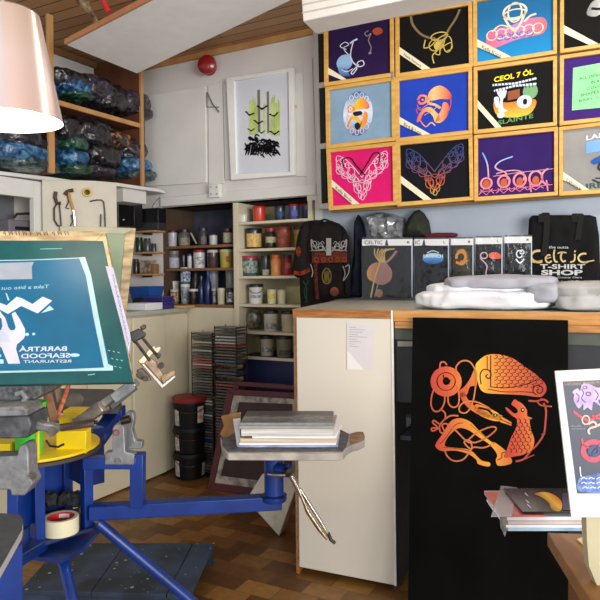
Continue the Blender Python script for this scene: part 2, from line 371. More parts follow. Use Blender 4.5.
for i in range(120):
    x, y = rnd.uniform(92, 248), rnd.uniform(322, 436); l = rnd.uniform(14, 30)
    if y < 345 + abs(x - 135) * .28 or (y > 415 and x > 200 and rnd.random() < .6): continue
    a = rnd.uniform(-1.2, .6); g.line([(x, y), (x + l * .4, y - l * .45 * (1 + a * .5)), (x + l, y - l * .5 * a)], rnd.uniform(6, 12), taper=True)
for x0 in range(98, 240, 12): g.line([(x0, 435 - abs(x0 - 120) * .1), (x0 + 8, 400), (x0 - 4 + rnd.random() * 16, 362 + rnd.random() * 22)], 10, taper=True)
g.build('black_birds', M('print_black', (18, 18, 20), .7), th)
# ================================================================ PAINT SHELVES
Z1, Z2, Z3 = 1.5147, 1.3564, 1.105
aL, aR = ab(163, 280, 0)[0], ab(234, 280, 0)[0]
cup = thing('paint_cupboard', 'dark open paint cupboard recessed in the back wall left of the cream shelves', 'cupboard', UV(aL, 0, 0))
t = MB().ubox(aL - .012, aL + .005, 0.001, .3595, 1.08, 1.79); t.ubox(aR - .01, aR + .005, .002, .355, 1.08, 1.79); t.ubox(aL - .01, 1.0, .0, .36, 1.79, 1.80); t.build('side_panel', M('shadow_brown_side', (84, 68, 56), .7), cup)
t = MB().ubox(aL + .006, aR - .011, .03, .35, Z1 - .018, Z1); t.build('shelf', M('brown_shelf', (122, 86, 52), .65, col2=(142, 102, 64), stretch=(1, 1, 5)), cup, bevel=.002)
t = MB().ubox(aL + .006, aR - .011, .03, .35, Z2 - .018, Z2); t.build('shelf', MATS['brown_shelf'], cup, bevel=.002)
t = MB().ubox(aL + .006, aR - .011, .0, .35, Z3 - .02, Z3); t.build('shelf', MATS['brown_shelf'], cup, bevel=.002)
t = MB().ubox(aL - .0, aR - .001, .001, .018, 0.001, Z3 - .021); t.build('lower_panel', cream, cup)
ZS = [1.654, 1.476, 1.2975, 1.1125, .934, .7685, .53]
uL, uR = aR + .005, .985
su = thing('shelf_unit', 'cream open shelf unit full of ink pots behind the hanging long sleeved shirt', 'shelf unit', UV(uL, 0, 0))
MB().ubox(uL + .001, uL + .04, -.012, .352, 0.001, 1.785).build('side_panel', cream, su, bevel=.002)
MB().ubox(uR - .03, uR, -.012, .352, 0.001, 1.785).build('side_panel', cream, su, bevel=.002)
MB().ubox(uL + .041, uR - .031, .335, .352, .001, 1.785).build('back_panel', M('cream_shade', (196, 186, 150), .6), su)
for i, z in enumerate(ZS): MB().ubox(uL + .041, uR - .031, -.01, .334, z - .018, z).build('shelf', cream, su, bevel=.002)
POTS = []
def pot(x0, x1, yt, zs, b, body, lid, name, label, cat, grp, lab=None, kind='pot', clear=False):
    """one container standing on a shelf; x0,x1,yt as seen in the photo, zs the shelf it stands on"""
    xc = (x0 + x1) / 2; h = Bp(b).hit(xc, yt); r = (x1 - x0) / 2 * h.y / F; H = h.z - zs - .0005
    c = Vector((h.x, h.y, zs + .0005)); o = thing(name, label, cat, c, grp)
    bm = M('pot_%d_%d_%d' % body, body, .35, coat=.3, var=.1, scale=9)
    if kind == 'pot':
        MB().lathe([(r * .86, 0), (r * .9, .003), (r * .97, H * .86), (r * .97, H * .88)], c, n=24).build('pot_body', bm, o)
        MB().lathe([(r, H * .85), (r, H * .965), (r * .96, H), (r * .9, H), (r * .88, H - .003), (0, H - .003)], c, n=24).build('pot_lid', M('lid_%d_%d_%d' % lid, lid, .4, var=.1), o)
    elif kind == 'bottle':
        MB().lathe([(r * .9, 0), (r, .006), (r, H * .55), (r * .8, H * .66), (r * .36, H * .8), (r * .34, H * .9)], c, n=24).build('bottle_body', bm, o)
        MB().lathe([(r * .42, H * .88), (r * .42, H), (0, H)], c, n=16).build('bottle_cap', M('lid_%d_%d_%d' % lid, lid, .4, var=.1), o)
    elif kind == 'jar':
        MB().lathe([(r * .93, 0), (r, .006), (r, H * .72), (r * .82, H * .82), (r * .8, H * .86)], c, n=24).build('jar_body', bm, o)
        MB().lathe([(r * .86, H * .82), (r * .88, H * .98), (r * .8, H), (0, H)], c, n=24).build('jar_lid', M('lid_%d_%d_%d' % lid, lid, .4, var=.1), o)
    elif kind == 'pail':
        MB().lathe([(r * .85, 0), (r * .95, H * .9)], c, n=24).build('pail_body', bm, o)
        MB().lathe([(r, H * .84), (r, H * .97), (r * .95, H), (r * .9, H * .98), (0, H * .98)], c, n=24).build('pail_lid', M('lid_%d_%d_%d' % lid, lid, .4, var=.1), o)
        cam_dir = (EYE - c); cam_dir.z = 0; cam_dir.normalize(); s_ = Vector((cam_dir.y, -cam_dir.x, 0))
        MB().tube([c + s_ * math.cos(a) * r * 1.0 + cam_dir * r * 1.02 * math.sin(a) + Zv * (H * .84 - math.sin(a) * H * .3) for a in [math.pi * i / 16 for i in range(17)]], .002, 6).build('handle', black, o)
    if lab:
        fr, lo, hi = lab[1]; k = .985 if kind == 'pot' else 1.01
        cam_dir = (EYE - c); base = math.atan2(cam_dir.y, cam_dir.x); m2 = MB(); P = []; n = 12
        rr = lambda z: r * (.9 + .07 * (z / (H * .86))) + .0012 if kind == 'pot' else (r * (.85 + .1 * z / (.9 * H)) + .0012 if kind == 'pail' else r + .0012)
        for z in (H * lo, H * hi):
            for i in range(n + 1): a = base + fr * (i / n - .5) * 2 + .15; P.append(c + Vector((math.cos(a) * rr(z), math.sin(a) * rr(z), z)))
        m2.add(P, [(i, i + 1, n + 2 + i, n + 1 + i) for i in range(n)]).build('paper_label', M('lab_%d_%d_%d_%s' % (lab[0] + (lab[2] if len(lab) > 2 else '',)), lab[0], .6, scale=55, col2=(lab[3] if len(lab) > 3 else tuple(int(x * .8) for x in lab[0]))), o)
    return o
W_ = (206, 206, 204); DK = (34, 32, 34); G1 = 'containers in the dark paint cupboard'
p = pot
FULL = (1.2, .15, .75); BAND = (1.2, .3, .6)
p(167.5, 177.5, 230.5, Z1, .09, (176, 178, 188), (88, 24, 36), 'ink_pot', 'white pot with dark red lid, leftmost on top shelf of dark cupboard', 'pot', G1)
p(178.5, 190, 229.5, Z1, .1, (92, 90, 88), (48, 34, 36), 'glass_jar', 'smoky glass jar with cream contents leaning beside the stick, cupboard top shelf', 'jar', G1, ((150, 144, 120), (1, .05, .5), 'c'), 'jar')
p(198, 208, 228, Z1, .1, (58, 56, 62), (42, 46, 60), 'glass_jar', 'dark glass jar in the middle of the cupboard top shelf', 'jar', G1, ((110, 100, 100), (.6, .1, .5), 'b'), 'jar')
p(209, 217.5, 234, Z1, .08, (188, 188, 186), (60, 56, 58), 'ink_pot', 'small white tub between dark jar and cream labelled jar on cupboard top shelf', 'pot', G1)
p(222.5, 233, 228.5, Z1, .1, (70, 40, 40), (88, 38, 40), 'glass_jar', 'dark jar with cream label at right end of cupboard top shelf', 'jar', G1, ((196, 188, 160), (1.1, .12, .72), 'd'), 'jar')
p(168.5, 179.5, 251, Z2, .09, (110, 108, 108), (130, 126, 122), 'glass_jar', 'clear jar with white label, leftmost on the cupboard middle shelf', 'jar', G1, ((186, 188, 200), (1.2, .05, .62), 'e'), 'jar')
p(180.5, 186.5, 255, Z2, .09, (24, 22, 24), (40, 38, 38), 'ink_bottle', 'slim black bottle left of white bottle on cupboard middle shelf', 'bottle', G1, None, 'pot')
p(187, 192.3, 254, Z2, .08, (186, 188, 196), (70, 66, 66), 'ink_bottle', 'slim white bottle between black bottle and red lidded pot, cupboard middle shelf', 'bottle', G1, None, 'pot')
p(193, 205.5, 250, Z2, .09, (204, 204, 204), (148, 38, 44), 'ink_pot', 'white pot with red lid in the middle of the cupboard middle shelf', 'pot', G1, ((214, 214, 214), (.8, .2, .6), 'f', (120, 120, 128)))
p(207, 218.8, 250, Z2, .09, (64, 46, 46), (190, 184, 176), 'ink_pot', 'dark brown pot with pale rim left of the yellow tub', 'pot', G1, ((58, 40, 42), BAND, 'g'))
p(219.5, 233.5, 249.5, Z2, .1, (182, 172, 74), (196, 190, 150), 'ink_pot', 'yellow green tub with orange mark at right end of cupboard middle shelf', 'pot', G1, ((206, 92, 40), (.28, .3, .62), 'h'))
p(166, 180, 281, Z3, .14, (196, 196, 190), (206, 206, 202), 'paint_tub', 'large white tub at the lower left corner of the dark cupboard', 'tub', G1)
p(170, 178.5, 289.5, Z3, .04, (140, 104, 72), (196, 190, 178), 'paint_tub', 'small tub with orange brown pattern in front of the large white tub', 'tub', G1, ((206, 170, 130), FULL, 'i', (60, 40, 34)))
p(180.5, 190, 284, Z3, .09, (150, 160, 166), (214, 214, 204), 'paint_tub', 'white and grey blue tub under the blue patterned can', 'tub', G1, ((90, 112, 126), FULL, 'j', (200, 204, 206)))
zc = Bp(.09).hit(185, 284).z
p(180, 190.5, 267.5, zc, .09, (66, 96, 128), (226, 226, 224), 'paint_tub', 'blue and white patterned can stacked on a white tub', 'can', G1, ((54, 92, 134), FULL, 'k', (214, 222, 228)))
p(188.5, 198, 289, Z3, .05, (30, 24, 26), (214, 212, 206), 'ink_pot', 'black pot with white lid in front of the blue bottle', 'pot', G1, ((96, 34, 34), (.4, .4, .62), 'l'))
p(191, 199.5, 271, Z3, .22, (66, 62, 56), (40, 40, 40), 'glass_jar', 'grey green jar with dark lid behind the bottles', 'jar', G1, None, 'jar')
p(198, 204.5, 276, Z3, .12, (34, 52, 104), (60, 90, 150), 'ink_bottle', 'shorter dark blue bottle with pale blue cap', 'bottle', G1, None, 'bottle')
p(204.3, 211.5, 270.5, Z3, .1, (30, 46, 110), (34, 64, 150), 'ink_bottle', 'taller dark blue bottle in the middle of the cupboard floor', 'bottle', G1, None, 'bottle')
p(208.5, 218.5, 269, Z3, .24, (176, 182, 192), (150, 156, 166), 'paint_tub', 'tall pale blue grey canister behind the striped pot', 'canister', G1)
p(211.3, 216.6, 288.5, Z3, .05, (58, 60, 66), (170, 172, 172), 'ink_pot', 'narrow grey striped pot right of the tall blue bottle', 'pot', G1, ((170, 172, 176), (.5, .1, .8), 'm', (50, 50, 60)))
p(217.2, 225, 288, Z3, .05, (196, 190, 160), (204, 200, 176), 'ink_pot', 'cream cylinder pot on the cupboard floor beside the patterned dark jar', 'pot', G1)
p(226, 234.5, 288, Z3, .06, (40, 38, 44), (24, 24, 26), 'glass_jar', 'dark jar with white scribbled pattern at the right of cupboard floor', 'jar', G1, ((30, 30, 34), FULL, 'n', (210, 210, 210)), 'jar')
p(225.5, 234.8, 270.5, Z3, .22, (186, 184, 172), (190, 186, 176), 'paint_tub', 'white tub behind the patterned dark jar', 'tub', G1)
st = MB().bar(Bp(.04).hit(191, 233) , Bp(.04).hit(196.5, 243.6), .012, .006)
tag(st.build('squeegee_stick', M('pale_stick', (172, 168, 152), .6)), 'pale flat stick leaning between jars on the cupboard top shelf', 'stick')
G2 = 'ink pots on the cream shelf unit'
s1, s2, s3, s4, s5, s6, s7 = ZS
p(239.5, 247.5, 214.5, s1, .05, (212, 210, 206), (206, 204, 200), 'paper_cup', 'small white cup at left end of the top cream shelf', 'cup', G2)
p(244, 251.5, 208, s1, .16, (52, 54, 60), (24, 24, 26), 'glass_jar', 'dark jar behind the white cup on the top cream shelf', 'jar', G2, None, 'jar')
p(252.5, 265.5, 206.5, s1, .08, (206, 66, 44), (196, 34, 32), 'ink_pot', 'bright orange red pot on the top cream shelf', 'pot', G2)
p(274.2, 285.5, 206, s1, .08, (30, 44, 76), (28, 36, 58), 'ink_pot', 'navy pot right of the bright red pot, top cream shelf', 'pot', G2, ((40, 78, 110), BAND, 'o'))
p(288, 300, 204.5, s1, .08, (66, 70, 134), (168, 30, 44), 'ink_pot', 'violet blue pot with red lid on the top cream shelf', 'pot', G2, ((110, 116, 176), (.6, .25, .6), 'p'))
p(301, 312.3, 204, s1, .08, (24, 34, 72), (140, 26, 38), 'ink_pot', 'dark navy pot with red rim just left of the maroon pot', 'pot', G2, ((40, 56, 110), (.7, .25, .6), 'q'))
p(313.3, 324, 206, s1, .08, (82, 26, 32), (96, 30, 34), 'ink_pot', 'maroon pot at the right end of the top cream shelf', 'pot', G2)
p(245.3, 262, 228.5, s2, .09, (48, 38, 34), (20, 22, 22), 'ink_pot', 'large pot with gold label and black lid on second cream shelf', 'pot', G2, ((206, 156, 70), (1.2, .1, .74), 'r', (222, 196, 130)))
p(265.2, 275.8, 228, s2, .08, (30, 26, 26), (150, 40, 34), 'glass_jar', 'black jar with cream band and red lid, second cream shelf', 'jar', G2, ((196, 190, 150), (1.2, .28, .56), 's'), 'jar')
p(276.5, 292, 227, s2, .1, (162, 84, 60), (142, 40, 40), 'ink_pot', 'wide orange brown pot with dark red lid on second cream shelf', 'pot', G2, ((196, 100, 60), FULL, 't', (140, 76, 70)))
p(293.5, 304, 227, s2, .09, (160, 128, 50), (60, 40, 34), 'ink_pot', 'gold coloured jar beside the shirt sleeve on the second cream shelf', 'jar', G2, None)
p(241.3, 258, 256, s3, .08, (60, 84, 96), (168, 52, 44), 'ink_pot', 'big pot with teal and white pattern and red lid, third cream shelf', 'pot', G2, ((178, 180, 160), FULL, 'u', (52, 96, 110)))
p(260.3, 270, 255.5, s3, .08, (40, 48, 40), (28, 30, 30), 'ink_pot', 'dark green pot with white marks left of the orange bottle', 'pot', G2, ((180, 184, 160), (.8, .02, .3), 'v'))
p(270.8, 281.3, 255, s3, .08, (232, 150, 84), (222, 98, 40), 'ink_bottle', 'peach bottle with orange cap on the third cream shelf', 'bottle', G2, None, 'jar')
p(282.2, 292.3, 255, s3, .09, (164, 36, 40), (80, 40, 40), 'ink_bottle', 'red bottle right of the peach bottle on the third cream shelf', 'bottle', G2, ((200, 120, 110), (.5, .35, .6), 'w'), 'jar')
p(239, 246.8, 285, s4, .16, (206, 208, 204), (212, 212, 208), 'paint_tub', 'white tub behind the pail at left of the fourth cream shelf', 'tub', G2)
pl_ = p(248.2, 263.3, 284, s4, .07, (216, 216, 212), (28, 30, 32), 'ink_pail', 'white pail with black rim and blue lettering on the fourth cream shelf', 'pail', G2, None, 'pail')
g = Ink(Plane(pl_.location + Vector((0, 0, 0)) - V * .0 + (EYE - pl_.location).normalized() * .0515, EYE - pl_.location), 0); g.text('COLOR', (251, 295.2), (261, 295.2), (251, 297.8), .02).build('lettering', M('blue_ink', (40, 70, 160), .5), pl_)
p(267, 276.4, 289.5, s4, .07, (222, 218, 172), (222, 216, 180), 'paper_cup', 'cream cup with yellow band next to the pail', 'cup', G2, ((228, 214, 110), (1.2, .35, .7), 'x'))
p(277.3, 286, 289.7, s4, .07, (214, 206, 176), (200, 192, 164), 'paper_cup', 'plain cream cup right of the yellow banded cup', 'cup', G2)
t = MB().hexa(quad_plane(Bp(.2), [(286.5, 287), (301, 286), (301, 303), (286.5, 303.5)]), V * .02)
tag(t.build('cream_board', M('cream_yellow', (204, 196, 142), .6)), 'cream board standing at the back of the fourth shelf by the shirt', 'board')
MBb = MB().soft(Bp(.1).hit(254, 318.5) , U * .045, V * .04, Zv * .062, .7, .008, 30, 3, sharp=True)
tag(MBb.build('wrapped_jar', M('clear_wrap_grey', (120, 118, 104), .2, col2=(66, 66, 62), scale=30, coat=.8)), 'jar bundled in crumpled clear plastic on the fifth cream shelf', 'jar', G2)
p(263.3, 278.2, 310.5, s5, .07, (206, 204, 192), (34, 34, 34), 'ink_pot', 'white pot with black lid and grey lettering on the fifth cream shelf', 'pot', G2, ((196, 196, 190), (.9, .1, .4), 'y', (120, 122, 128)))
p(281, 295.5, 311, s5, .07, (196, 188, 152), (30, 30, 30), 'ink_pot', 'cream pot with black lid beside the counter on the fifth shelf', 'pot', G2)
t = MB().hexa(quad_plane(Bp(.18), [(252, 337), (260, 337), (260, 354), (252, 354)]), V * .06)
tag(t.build('cream_carton', M('cream_yellow2', (206, 190, 130), .6), bevel=.002), 'small cream carton behind the pots on the sixth shelf', 'box')
p(259.8, 274, 335.5, s6, .07, (192, 186, 166), (28, 28, 28), 'ink_pot', 'white pot with black lid and grey label on the sixth cream shelf', 'pot', G2, ((200, 196, 180), (.9, .2, .45), 'z', (96, 98, 110)))
p(276, 292.5, 335.5, s6, .07, (128, 126, 104), (26, 26, 26), 'ink_pot', 'grey green pot with black lid at right of the sixth shelf', 'pot', G2, ((86, 86, 84), (.9, .1, .35), 'aa'))
t = thing('storage_box', 'navy blue storage box in the bottom bay of the cream shelf unit', 'box', UV(.5, .03, s7))
q0 = ab(242, 386, .02); q1 = ab(296, 358, .02)
MB().ubox(q0[0] + .012, uR - .05, .02, .3, s7 + .001, q1[1] - .018).build('box_body', M('navy_card', (26, 34, 84), .5, var=.15), t, bevel=.004)
MB().ubox(q0[0] + .008, uR - .046, .015, .305, q1[1] - .017, q1[1] ).build('box_lid', M('navy_lid', (20, 26, 66), .5), t, bevel=.003)
# ================================================================ LEFT SIDE: cabinets, ledge, timber shelves
WZ = 1.085
lc = thing('base_cabinet', 'cream base cabinet run under the worktop along the left wall', 'cabinet', UV(-.3, -1.2, 0))
MB().ubox(-.62, -.022, -1.9, -.003, .005, WZ - .031).build('cabinet_body', cream, lc)
bs = [-1.9, -1.38, -.92, -.56, -.255, -.004]
for i in range(5):
    MB().ubox(-.02, -.001 + (.012 if i == 3 else 0), bs[i] + .004, bs[i + 1] - .004, .012, WZ - .04).build('door', cream, lc, bevel=.003)
tag(MB().ubox(-.645, .012, -1.95, -.003, WZ - .03, WZ).build('worktop', M('worktop_grey', (176, 178, 168), .5, var=.06), bevel=.004), 'pale grey worktop on the cream cabinets along the left wall', 'worktop')
tag(MB().ubox(-.24, .06, -.12, -.004, WZ + .001, WZ + .016).build('wood_offcut', oak, bevel=.002), 'thin light wooden board lying on the worktop corner under the paint tubs', 'board')
# ledge with a bent white front edge
LZ = 1.905
edge = [HZ(-80, 163, LZ), HZ(0, 171, LZ), HZ(50, 176.7, LZ), HZ(72, 180, LZ), HZ(95, 180.8, LZ), HZ(116, 182.5, LZ), HZ(160, 189, LZ)]
poly = edge + [UV(-.165, -.03, LZ), UV(-.645, -.03, LZ), UV(-.645, -2.0, LZ)]
ld = tag(MB().prism([p - Zv * .022 for p in poly], Zv * .022).build('ledge', white, bevel=.003), 'white ledge board with bent front edge carrying the timber shelves', 'shelf')
MB().ubox(-.33, -.19, -.42, -.2, LZ - .11, LZ - .023).build('ledge_box', white, ld, bevel=.003)
# pegboard wall with tools
A_, B_ = HZ(42, 181, LZ - .03), HZ(116.5, 184, LZ - .03); A_.z = B_.z = 0
n_ = (B_ - A_).cross(Zv).normalized(); pegp = Plane(A_ + Zv, n_); 
if pegp.n.dot(EYE - A_) < 0: pegp = Plane(A_ + Zv, -n_)
pb = MB().prism([A_ + Zv * (WZ + .001), B_ + Zv * (WZ + .001), B_ + Zv * (LZ - .023), A_ + Zv * (LZ - .023)], -pegp.n * .03)
pegb = tag(pb.build('tool_board', M('cream_tool_board', (208, 202, 184), .6, var=.03), bevel=.002), 'cream upright board below the ledge with hand tools hanging on it', 'board')
pk = pegp.off(.016)
def hangtube(name, label, cat, parts):
    t = thing(name, label, cat, pk.hit(*parts[0][2][0]))
    for nm, m, pts, r in parts: MB().tube([pk.hit(*q) for q in pts], r, 8).build(nm, m, t)
    return t
T3 = lambda x, y: (x / 6, 150 + y / 6)
rust = M('rusty_steel', (84, 62, 52), .6, .4)
hangtube('hacksaw', 'old brown hacksaw hanging on the tool board, leftmost tool', 'saw', [
    ('saw_handle', rust, [T3(335, 250), T3(330, 285), T3(342, 320), T3(365, 318)], .011),
    ('saw_frame', rust, [T3(342, 320), T3(325, 350), T3(326, 420), T3(345, 452), T3(368, 462)], .0055),
    ('saw_blade', rust, [T3(356, 322), T3(362, 390), T3(368, 462)], .004)])
hangtube('claw_hammer', 'hammer with yellow brown handle hanging beside the hacksaw', 'hammer', [
    ('hammer_head', rust, [T3(388, 268), T3(405, 248), T3(440, 240)], .011),
    ('hammer_handle', M('hammer_handle', (196, 136, 52), .5), [T3(412, 250), T3(418, 290), T3(440, 358)], .008),
    ('wire_hook', rust, [T3(404, 262), T3(412, 310), T3(395, 348), T3(415, 352)], .004)])
hangtube('caulking_nozzle', 'small silvery metal nozzle tool below the hammer', 'tool', [
    ('nozzle_body', chrome, [T3(440, 360), T3(446, 400), T3(450, 455)], .008), ('nozzle_lever', steel, [T3(428, 388), T3(436, 430), T3(422, 458)], .004)])
cx_, cy_ = T3(522, 255); c = pegp.off(.004).hit(cx_, cy_)
t = thing('tape_ring', 'yellow tape ring hung at the top of the tool board', 'tape', c)
MB().lathe([(.017, 0), (.027, 0), (.027, .016), (.017, .016), (.017, 0)], c, pegp.n, 20).build('ring', M('yellow_tape', (206, 170, 60), .5), t)
MB().lathe([(.013, .0), (.0168, .0), (.0168, .017), (.013, .017), (.013, 0)], c, pegp.n, 20).build('core', rust, t)
T4 = lambda x, y: (90 + x / 6, 160 + y / 6)
hangtube('hex_key', 'large bent black hex key hanging right of the yellow tape ring', 'hex key', [('key_shaft', steel, [T4(0, 248), T4(40, 240), T4(70, 240), T4(82, 252), T4(88, 300), T4(92, 400)], .004)])
hangtube('steel_punch', 'short thin dark punch hanging inside the bent hex key', 'punch', [('shaft', steel, [T4(66, 325), T4(64, 400)], .004)])
# opening with white frame at far left, grey inside
wf = MB(); wp_ = Lp(-.42)
A2 = UV(-.42, 0, 0)
def lbox(mb, x0, y0, x1, y1, a_face, depth):
    b0, zt = lb(x0, y0, a_face); b1, _ = lb(x1, y0, a_face); _, zb = lb(x0, y1, a_face); return mb.ubox(a_face - depth, a_face, b0, b1, zb, zt)
z_b = WZ + .001
b33 = lb(34, 205, -.36)[0]; b42 = lb(43, 205, -.36)[0]; b0_ = -1.9
zt_ = lb(38, 186, -.36)[1]; zi = lb(33, 198, -.36)[1]
wf.ubox(-.40, -.36, b33, b42 , z_b, LZ - .03); wf.ubox(-.40, -.36, b0_, b33, zi, LZ - .03)
struct(wf.build('window_1', white, bevel=.003))
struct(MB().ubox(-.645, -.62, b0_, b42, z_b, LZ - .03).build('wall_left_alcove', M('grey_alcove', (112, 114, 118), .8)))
t = thing('tool_case', 'grey plastic case with dark handle standing in the alcove under the ledge', 'case', UV(-.5, lb(20, 225, -.45)[0], z_b))
bb0, zt = lb(9, 219, -.45); bb1, _ = lb(36, 219, -.45)
MB().ubox(-.56, -.45, bb0, bb1, z_b, zt).build('case_body', M('case_grey', (118, 112, 122), .5), t, bevel=.01)
MB().tube([Lp(-.5).hit(*q) for q in [(14, 217.5), (17, 214), (27, 213.5), (34, 214), (36, 220)]], .008).build('handle', M('case_handle', (62, 40, 42), .5), t)
MB().ubox(-.449, -.446, bb0 + .04, bb1 - .04, zt - .06, zt - .04).build('case_slot', black, t)
# timber shelves of bagged shirts
FA = -.21; BA = -.645
bR = -.235; zsh = lb(140, 124, FA)[1]
bP = lb(50, 150, FA)[0]
tl_ = thing('timber_shelves', 'tall timber shelving with brown boards stacked with bagged shirts', 'shelving', UV(FA, -1, LZ))
MB().ubox(BA, FA, bR, bR + .018, LZ + .001, 2.82).build('side_panel', brownboard, tl_)
MB().ubox(FA - .001, FA + .018, bR - .004, bR + .022, LZ + .001, 2.82).build('post', pine, tl_, bevel=.002)
MB().ubox(FA - .001, FA + .018, bP - .02, bP + .02, LZ + .001, 2.82).build('post', pine, tl_, bevel=.002)
MB().ubox(BA, FA - .002, bP - .01, bP + .01, LZ + .001, zsh - .03).build('divider', brownboard, tl_)
MB().ubox(BA, FA - .001, -2.6, bR - .001, zsh - .028, zsh - .008).build('shelf', brownboard, tl_)
MB().ubox(FA, FA + .014, -2.6, bR - .005, zsh - .03, zsh).build('shelf_edge', pine, tl_, bevel=.002)
MB().ubox(BA + .001, BA + .012, -2.6, bR, LZ + .001, zsh - .03).build('back_panel', brownboard, tl_)
MB().ubox(BA + .001, BA + .012, -2.6, bR - .001, zsh, 2.82).build('back_panel', white, tl_)
MB().ubox(BA + .013, BA + .04, -2.6, bR - .001, 2.785, 2.825).build('top_beam', M('top_beam_brown', (132, 92, 58), .6), tl_)
BAGM = {}
def bagmat(name, c1, c2, c3):
    m = bpy.data.materials.new(name); m.use_nodes = True; nt = m.node_tree; b = nt.nodes['Principled BSDF']
    tc = nt.nodes.new('ShaderNodeTexCoord'); nz = nt.nodes.new('ShaderNodeTexNoise'); nz.inputs['Scale'].default_value = 22; nz.inputs['Detail'].default_value = 8; nz.inputs['Distortion'].default_value = 1.2
    nt.links.new(tc.outputs['Object'], nz.inputs['Vector']); rp = nt.nodes.new('ShaderNodeValToRGB'); e = rp.color_ramp.elements; e.new(.5)
    e[0].position = .36; e[1].position = .5; e[2].position = .68  # third colour paints plastic highlights into the bags; bag_print uses orange print
    for k, c in enumerate((c1, c2, c3)): e[k].color = lin(c)
    nt.links.new(nz.outputs['Fac'], rp.inputs[0]); nt.links.new(rp.outputs[0], b.inputs['Base Color'])
    b.inputs['Roughness'].default_value = .35; b.inputs['Coat Weight'].default_value = .55; b.inputs['Coat Roughness'].default_value = .08
    n2 = nt.nodes.new('ShaderNodeTexNoise'); n2.inputs['Scale'].default_value = 30; n2.inputs['Detail'].default_value = 3; nt.links.new(tc.outputs['Object'], n2.inputs['Vector'])
    bp = nt.nodes.new('ShaderNodeBump'); bp.inputs['Strength'].default_value = .8; bp.inputs['Distance'].default_value = .012; nt.links.new(n2.outputs['Fac'], bp.inputs['Height'])
    nt.links.new(bp.outputs[0], b.inputs['Normal']); nt.links.new(bp.outputs[0], b.inputs['Coat Normal']); return m
bgk = bagmat('bag_black', (10, 9, 11), (24, 22, 27), (66, 62, 72)); bgb = bagmat('bag_blue', (18, 44, 70), (38, 92, 140), (96, 150, 184))
bgg = bagmat('bag_green', (10, 40, 32), (26, 76, 56), (80, 112, 94)); bgp = bagmat('bag_purple', (22, 17, 26), (42, 34, 48), (88, 80, 98))
bgt = bagmat('bag_teal_grey', (24, 40, 44), (46, 68, 72), (100, 120, 120)); bgo = bagmat('bag_print', (20, 16, 14), (40, 32, 28), (190, 110, 50))
def bag(px, py, wpx, hpx, m, label, depth=.14, a=None, seed=0, tilt=0):
    a = FA - depth - .0 if a is None else a
    a = min(a, FA - depth * .9); c = Lp(a).hit(px, py); s = (c - EYE).length / F
    wb_ = wpx * s / 2 / .62; bc_ = (c - O).dot(V); wb_ = min(wb_, (bR + .01 - bc_) / .74 if bc_ < bR - .03 else wb_)
    o = MB().soft(c, V * wb_ * .74, U * depth, (Zv * math.cos(tilt) + V * math.sin(tilt)) * hpx * s / 2, .62, .016, 13, seed, 60, 34, sharp=True).build('bagged_shirt', m, sharp=80)
    tag(o, label, 'bagged shirt', 'bagged shirts on the timber shelves'); return o
bag(62, 83, 34, 18, bgk, 'black bag of shirts highest at the left on the upper timber shelf, next to lamp', seed=1, tilt=-.3)
bag(62, 89, 30, 15, bgb, 'bright blue bagged shirt on the upper timber shelf beside the lamp', seed=2, depth=.16)
bag(66, 98, 24, 8, bgg, 'thin green edged bagged shirt lying lowest on the upper timber shelf', seed=3, depth=.17)
bag(86, 92, 34, 24, bgp, 'purplish grey bagged shirt pile in the middle of the upper timber shelf', seed=4, depth=.16)
bag(104, 100, 26, 26, bgk, 'black bagged shirts between the grey pile and the end bag of the upper shelf', seed=5, depth=.13)
bag(124, 105, 30, 21, bgp, 'dark plum bagged shirt at the right end of the upper timber shelf', seed=6, depth=.16)
bag(127, 114.5, 28, 9, bgk, 'flat shiny black bagged shirt under the plum one at shelf end', seed=7, depth=.17)
bag(20, 141, 50, 22, bgk, 'black bagged shirts on top of the blue one, below the lamp', seed=8, depth=.15)
bag(14, 155, 50, 17, bgb, 'sky blue bagged shirt on the ledge below the lamp', seed=9, depth=.17)
bag(24, 166, 44, 13, bgt, 'grey teal bagged shirt flat on the ledge at far left', seed=10, depth=.17)
bag(58, 130, 20, 24, bgk, 'tall black bagged shirts beside the post at the left of the lower bay', seed=11, depth=.13)
bag(62, 146, 22, 13, bgg, 'green bagged shirt right of the timber post', seed=12, depth=.16)
bag(62, 160, 22, 15, bgb, 'blue bagged shirt below the green one right of the post', seed=13, depth=.17)
bag(65, 171, 26, 9, bgg, 'thin green bagged shirt lowest right of the post', seed=14, depth=.175)
bag(84, 134, 34, 26, bgk, 'large black bagged shirts in the lower bay left of the printed one', seed=15, depth=.14)
bag(105, 141, 26, 19, bgo, 'black bagged shirt with orange and yellow print in the lower bay', seed=16, depth=.16, tilt=-.3)
bag(92, 158, 36, 22, bgk, 'wide black bagged shirts under the printed one', seed=17, depth=.17)
bag(86, 172, 34, 9, bgp, 'flat brown purple bagged shirt on the ledge in the lower bay', seed=18, depth=.17)
bag(123, 152, 26, 20, bgp, 'purple grey bagged shirt at the right end of the lower bay', seed=19, depth=.15)
bag(124, 167, 30, 15, bgb, 'light blue bagged shirt at the lower right end on the ledge', seed=20, depth=.175)
bag(132, 176, 24, 11, bgt, 'small teal plastic bag at the ledge end near the white door', seed=21, depth=.16)
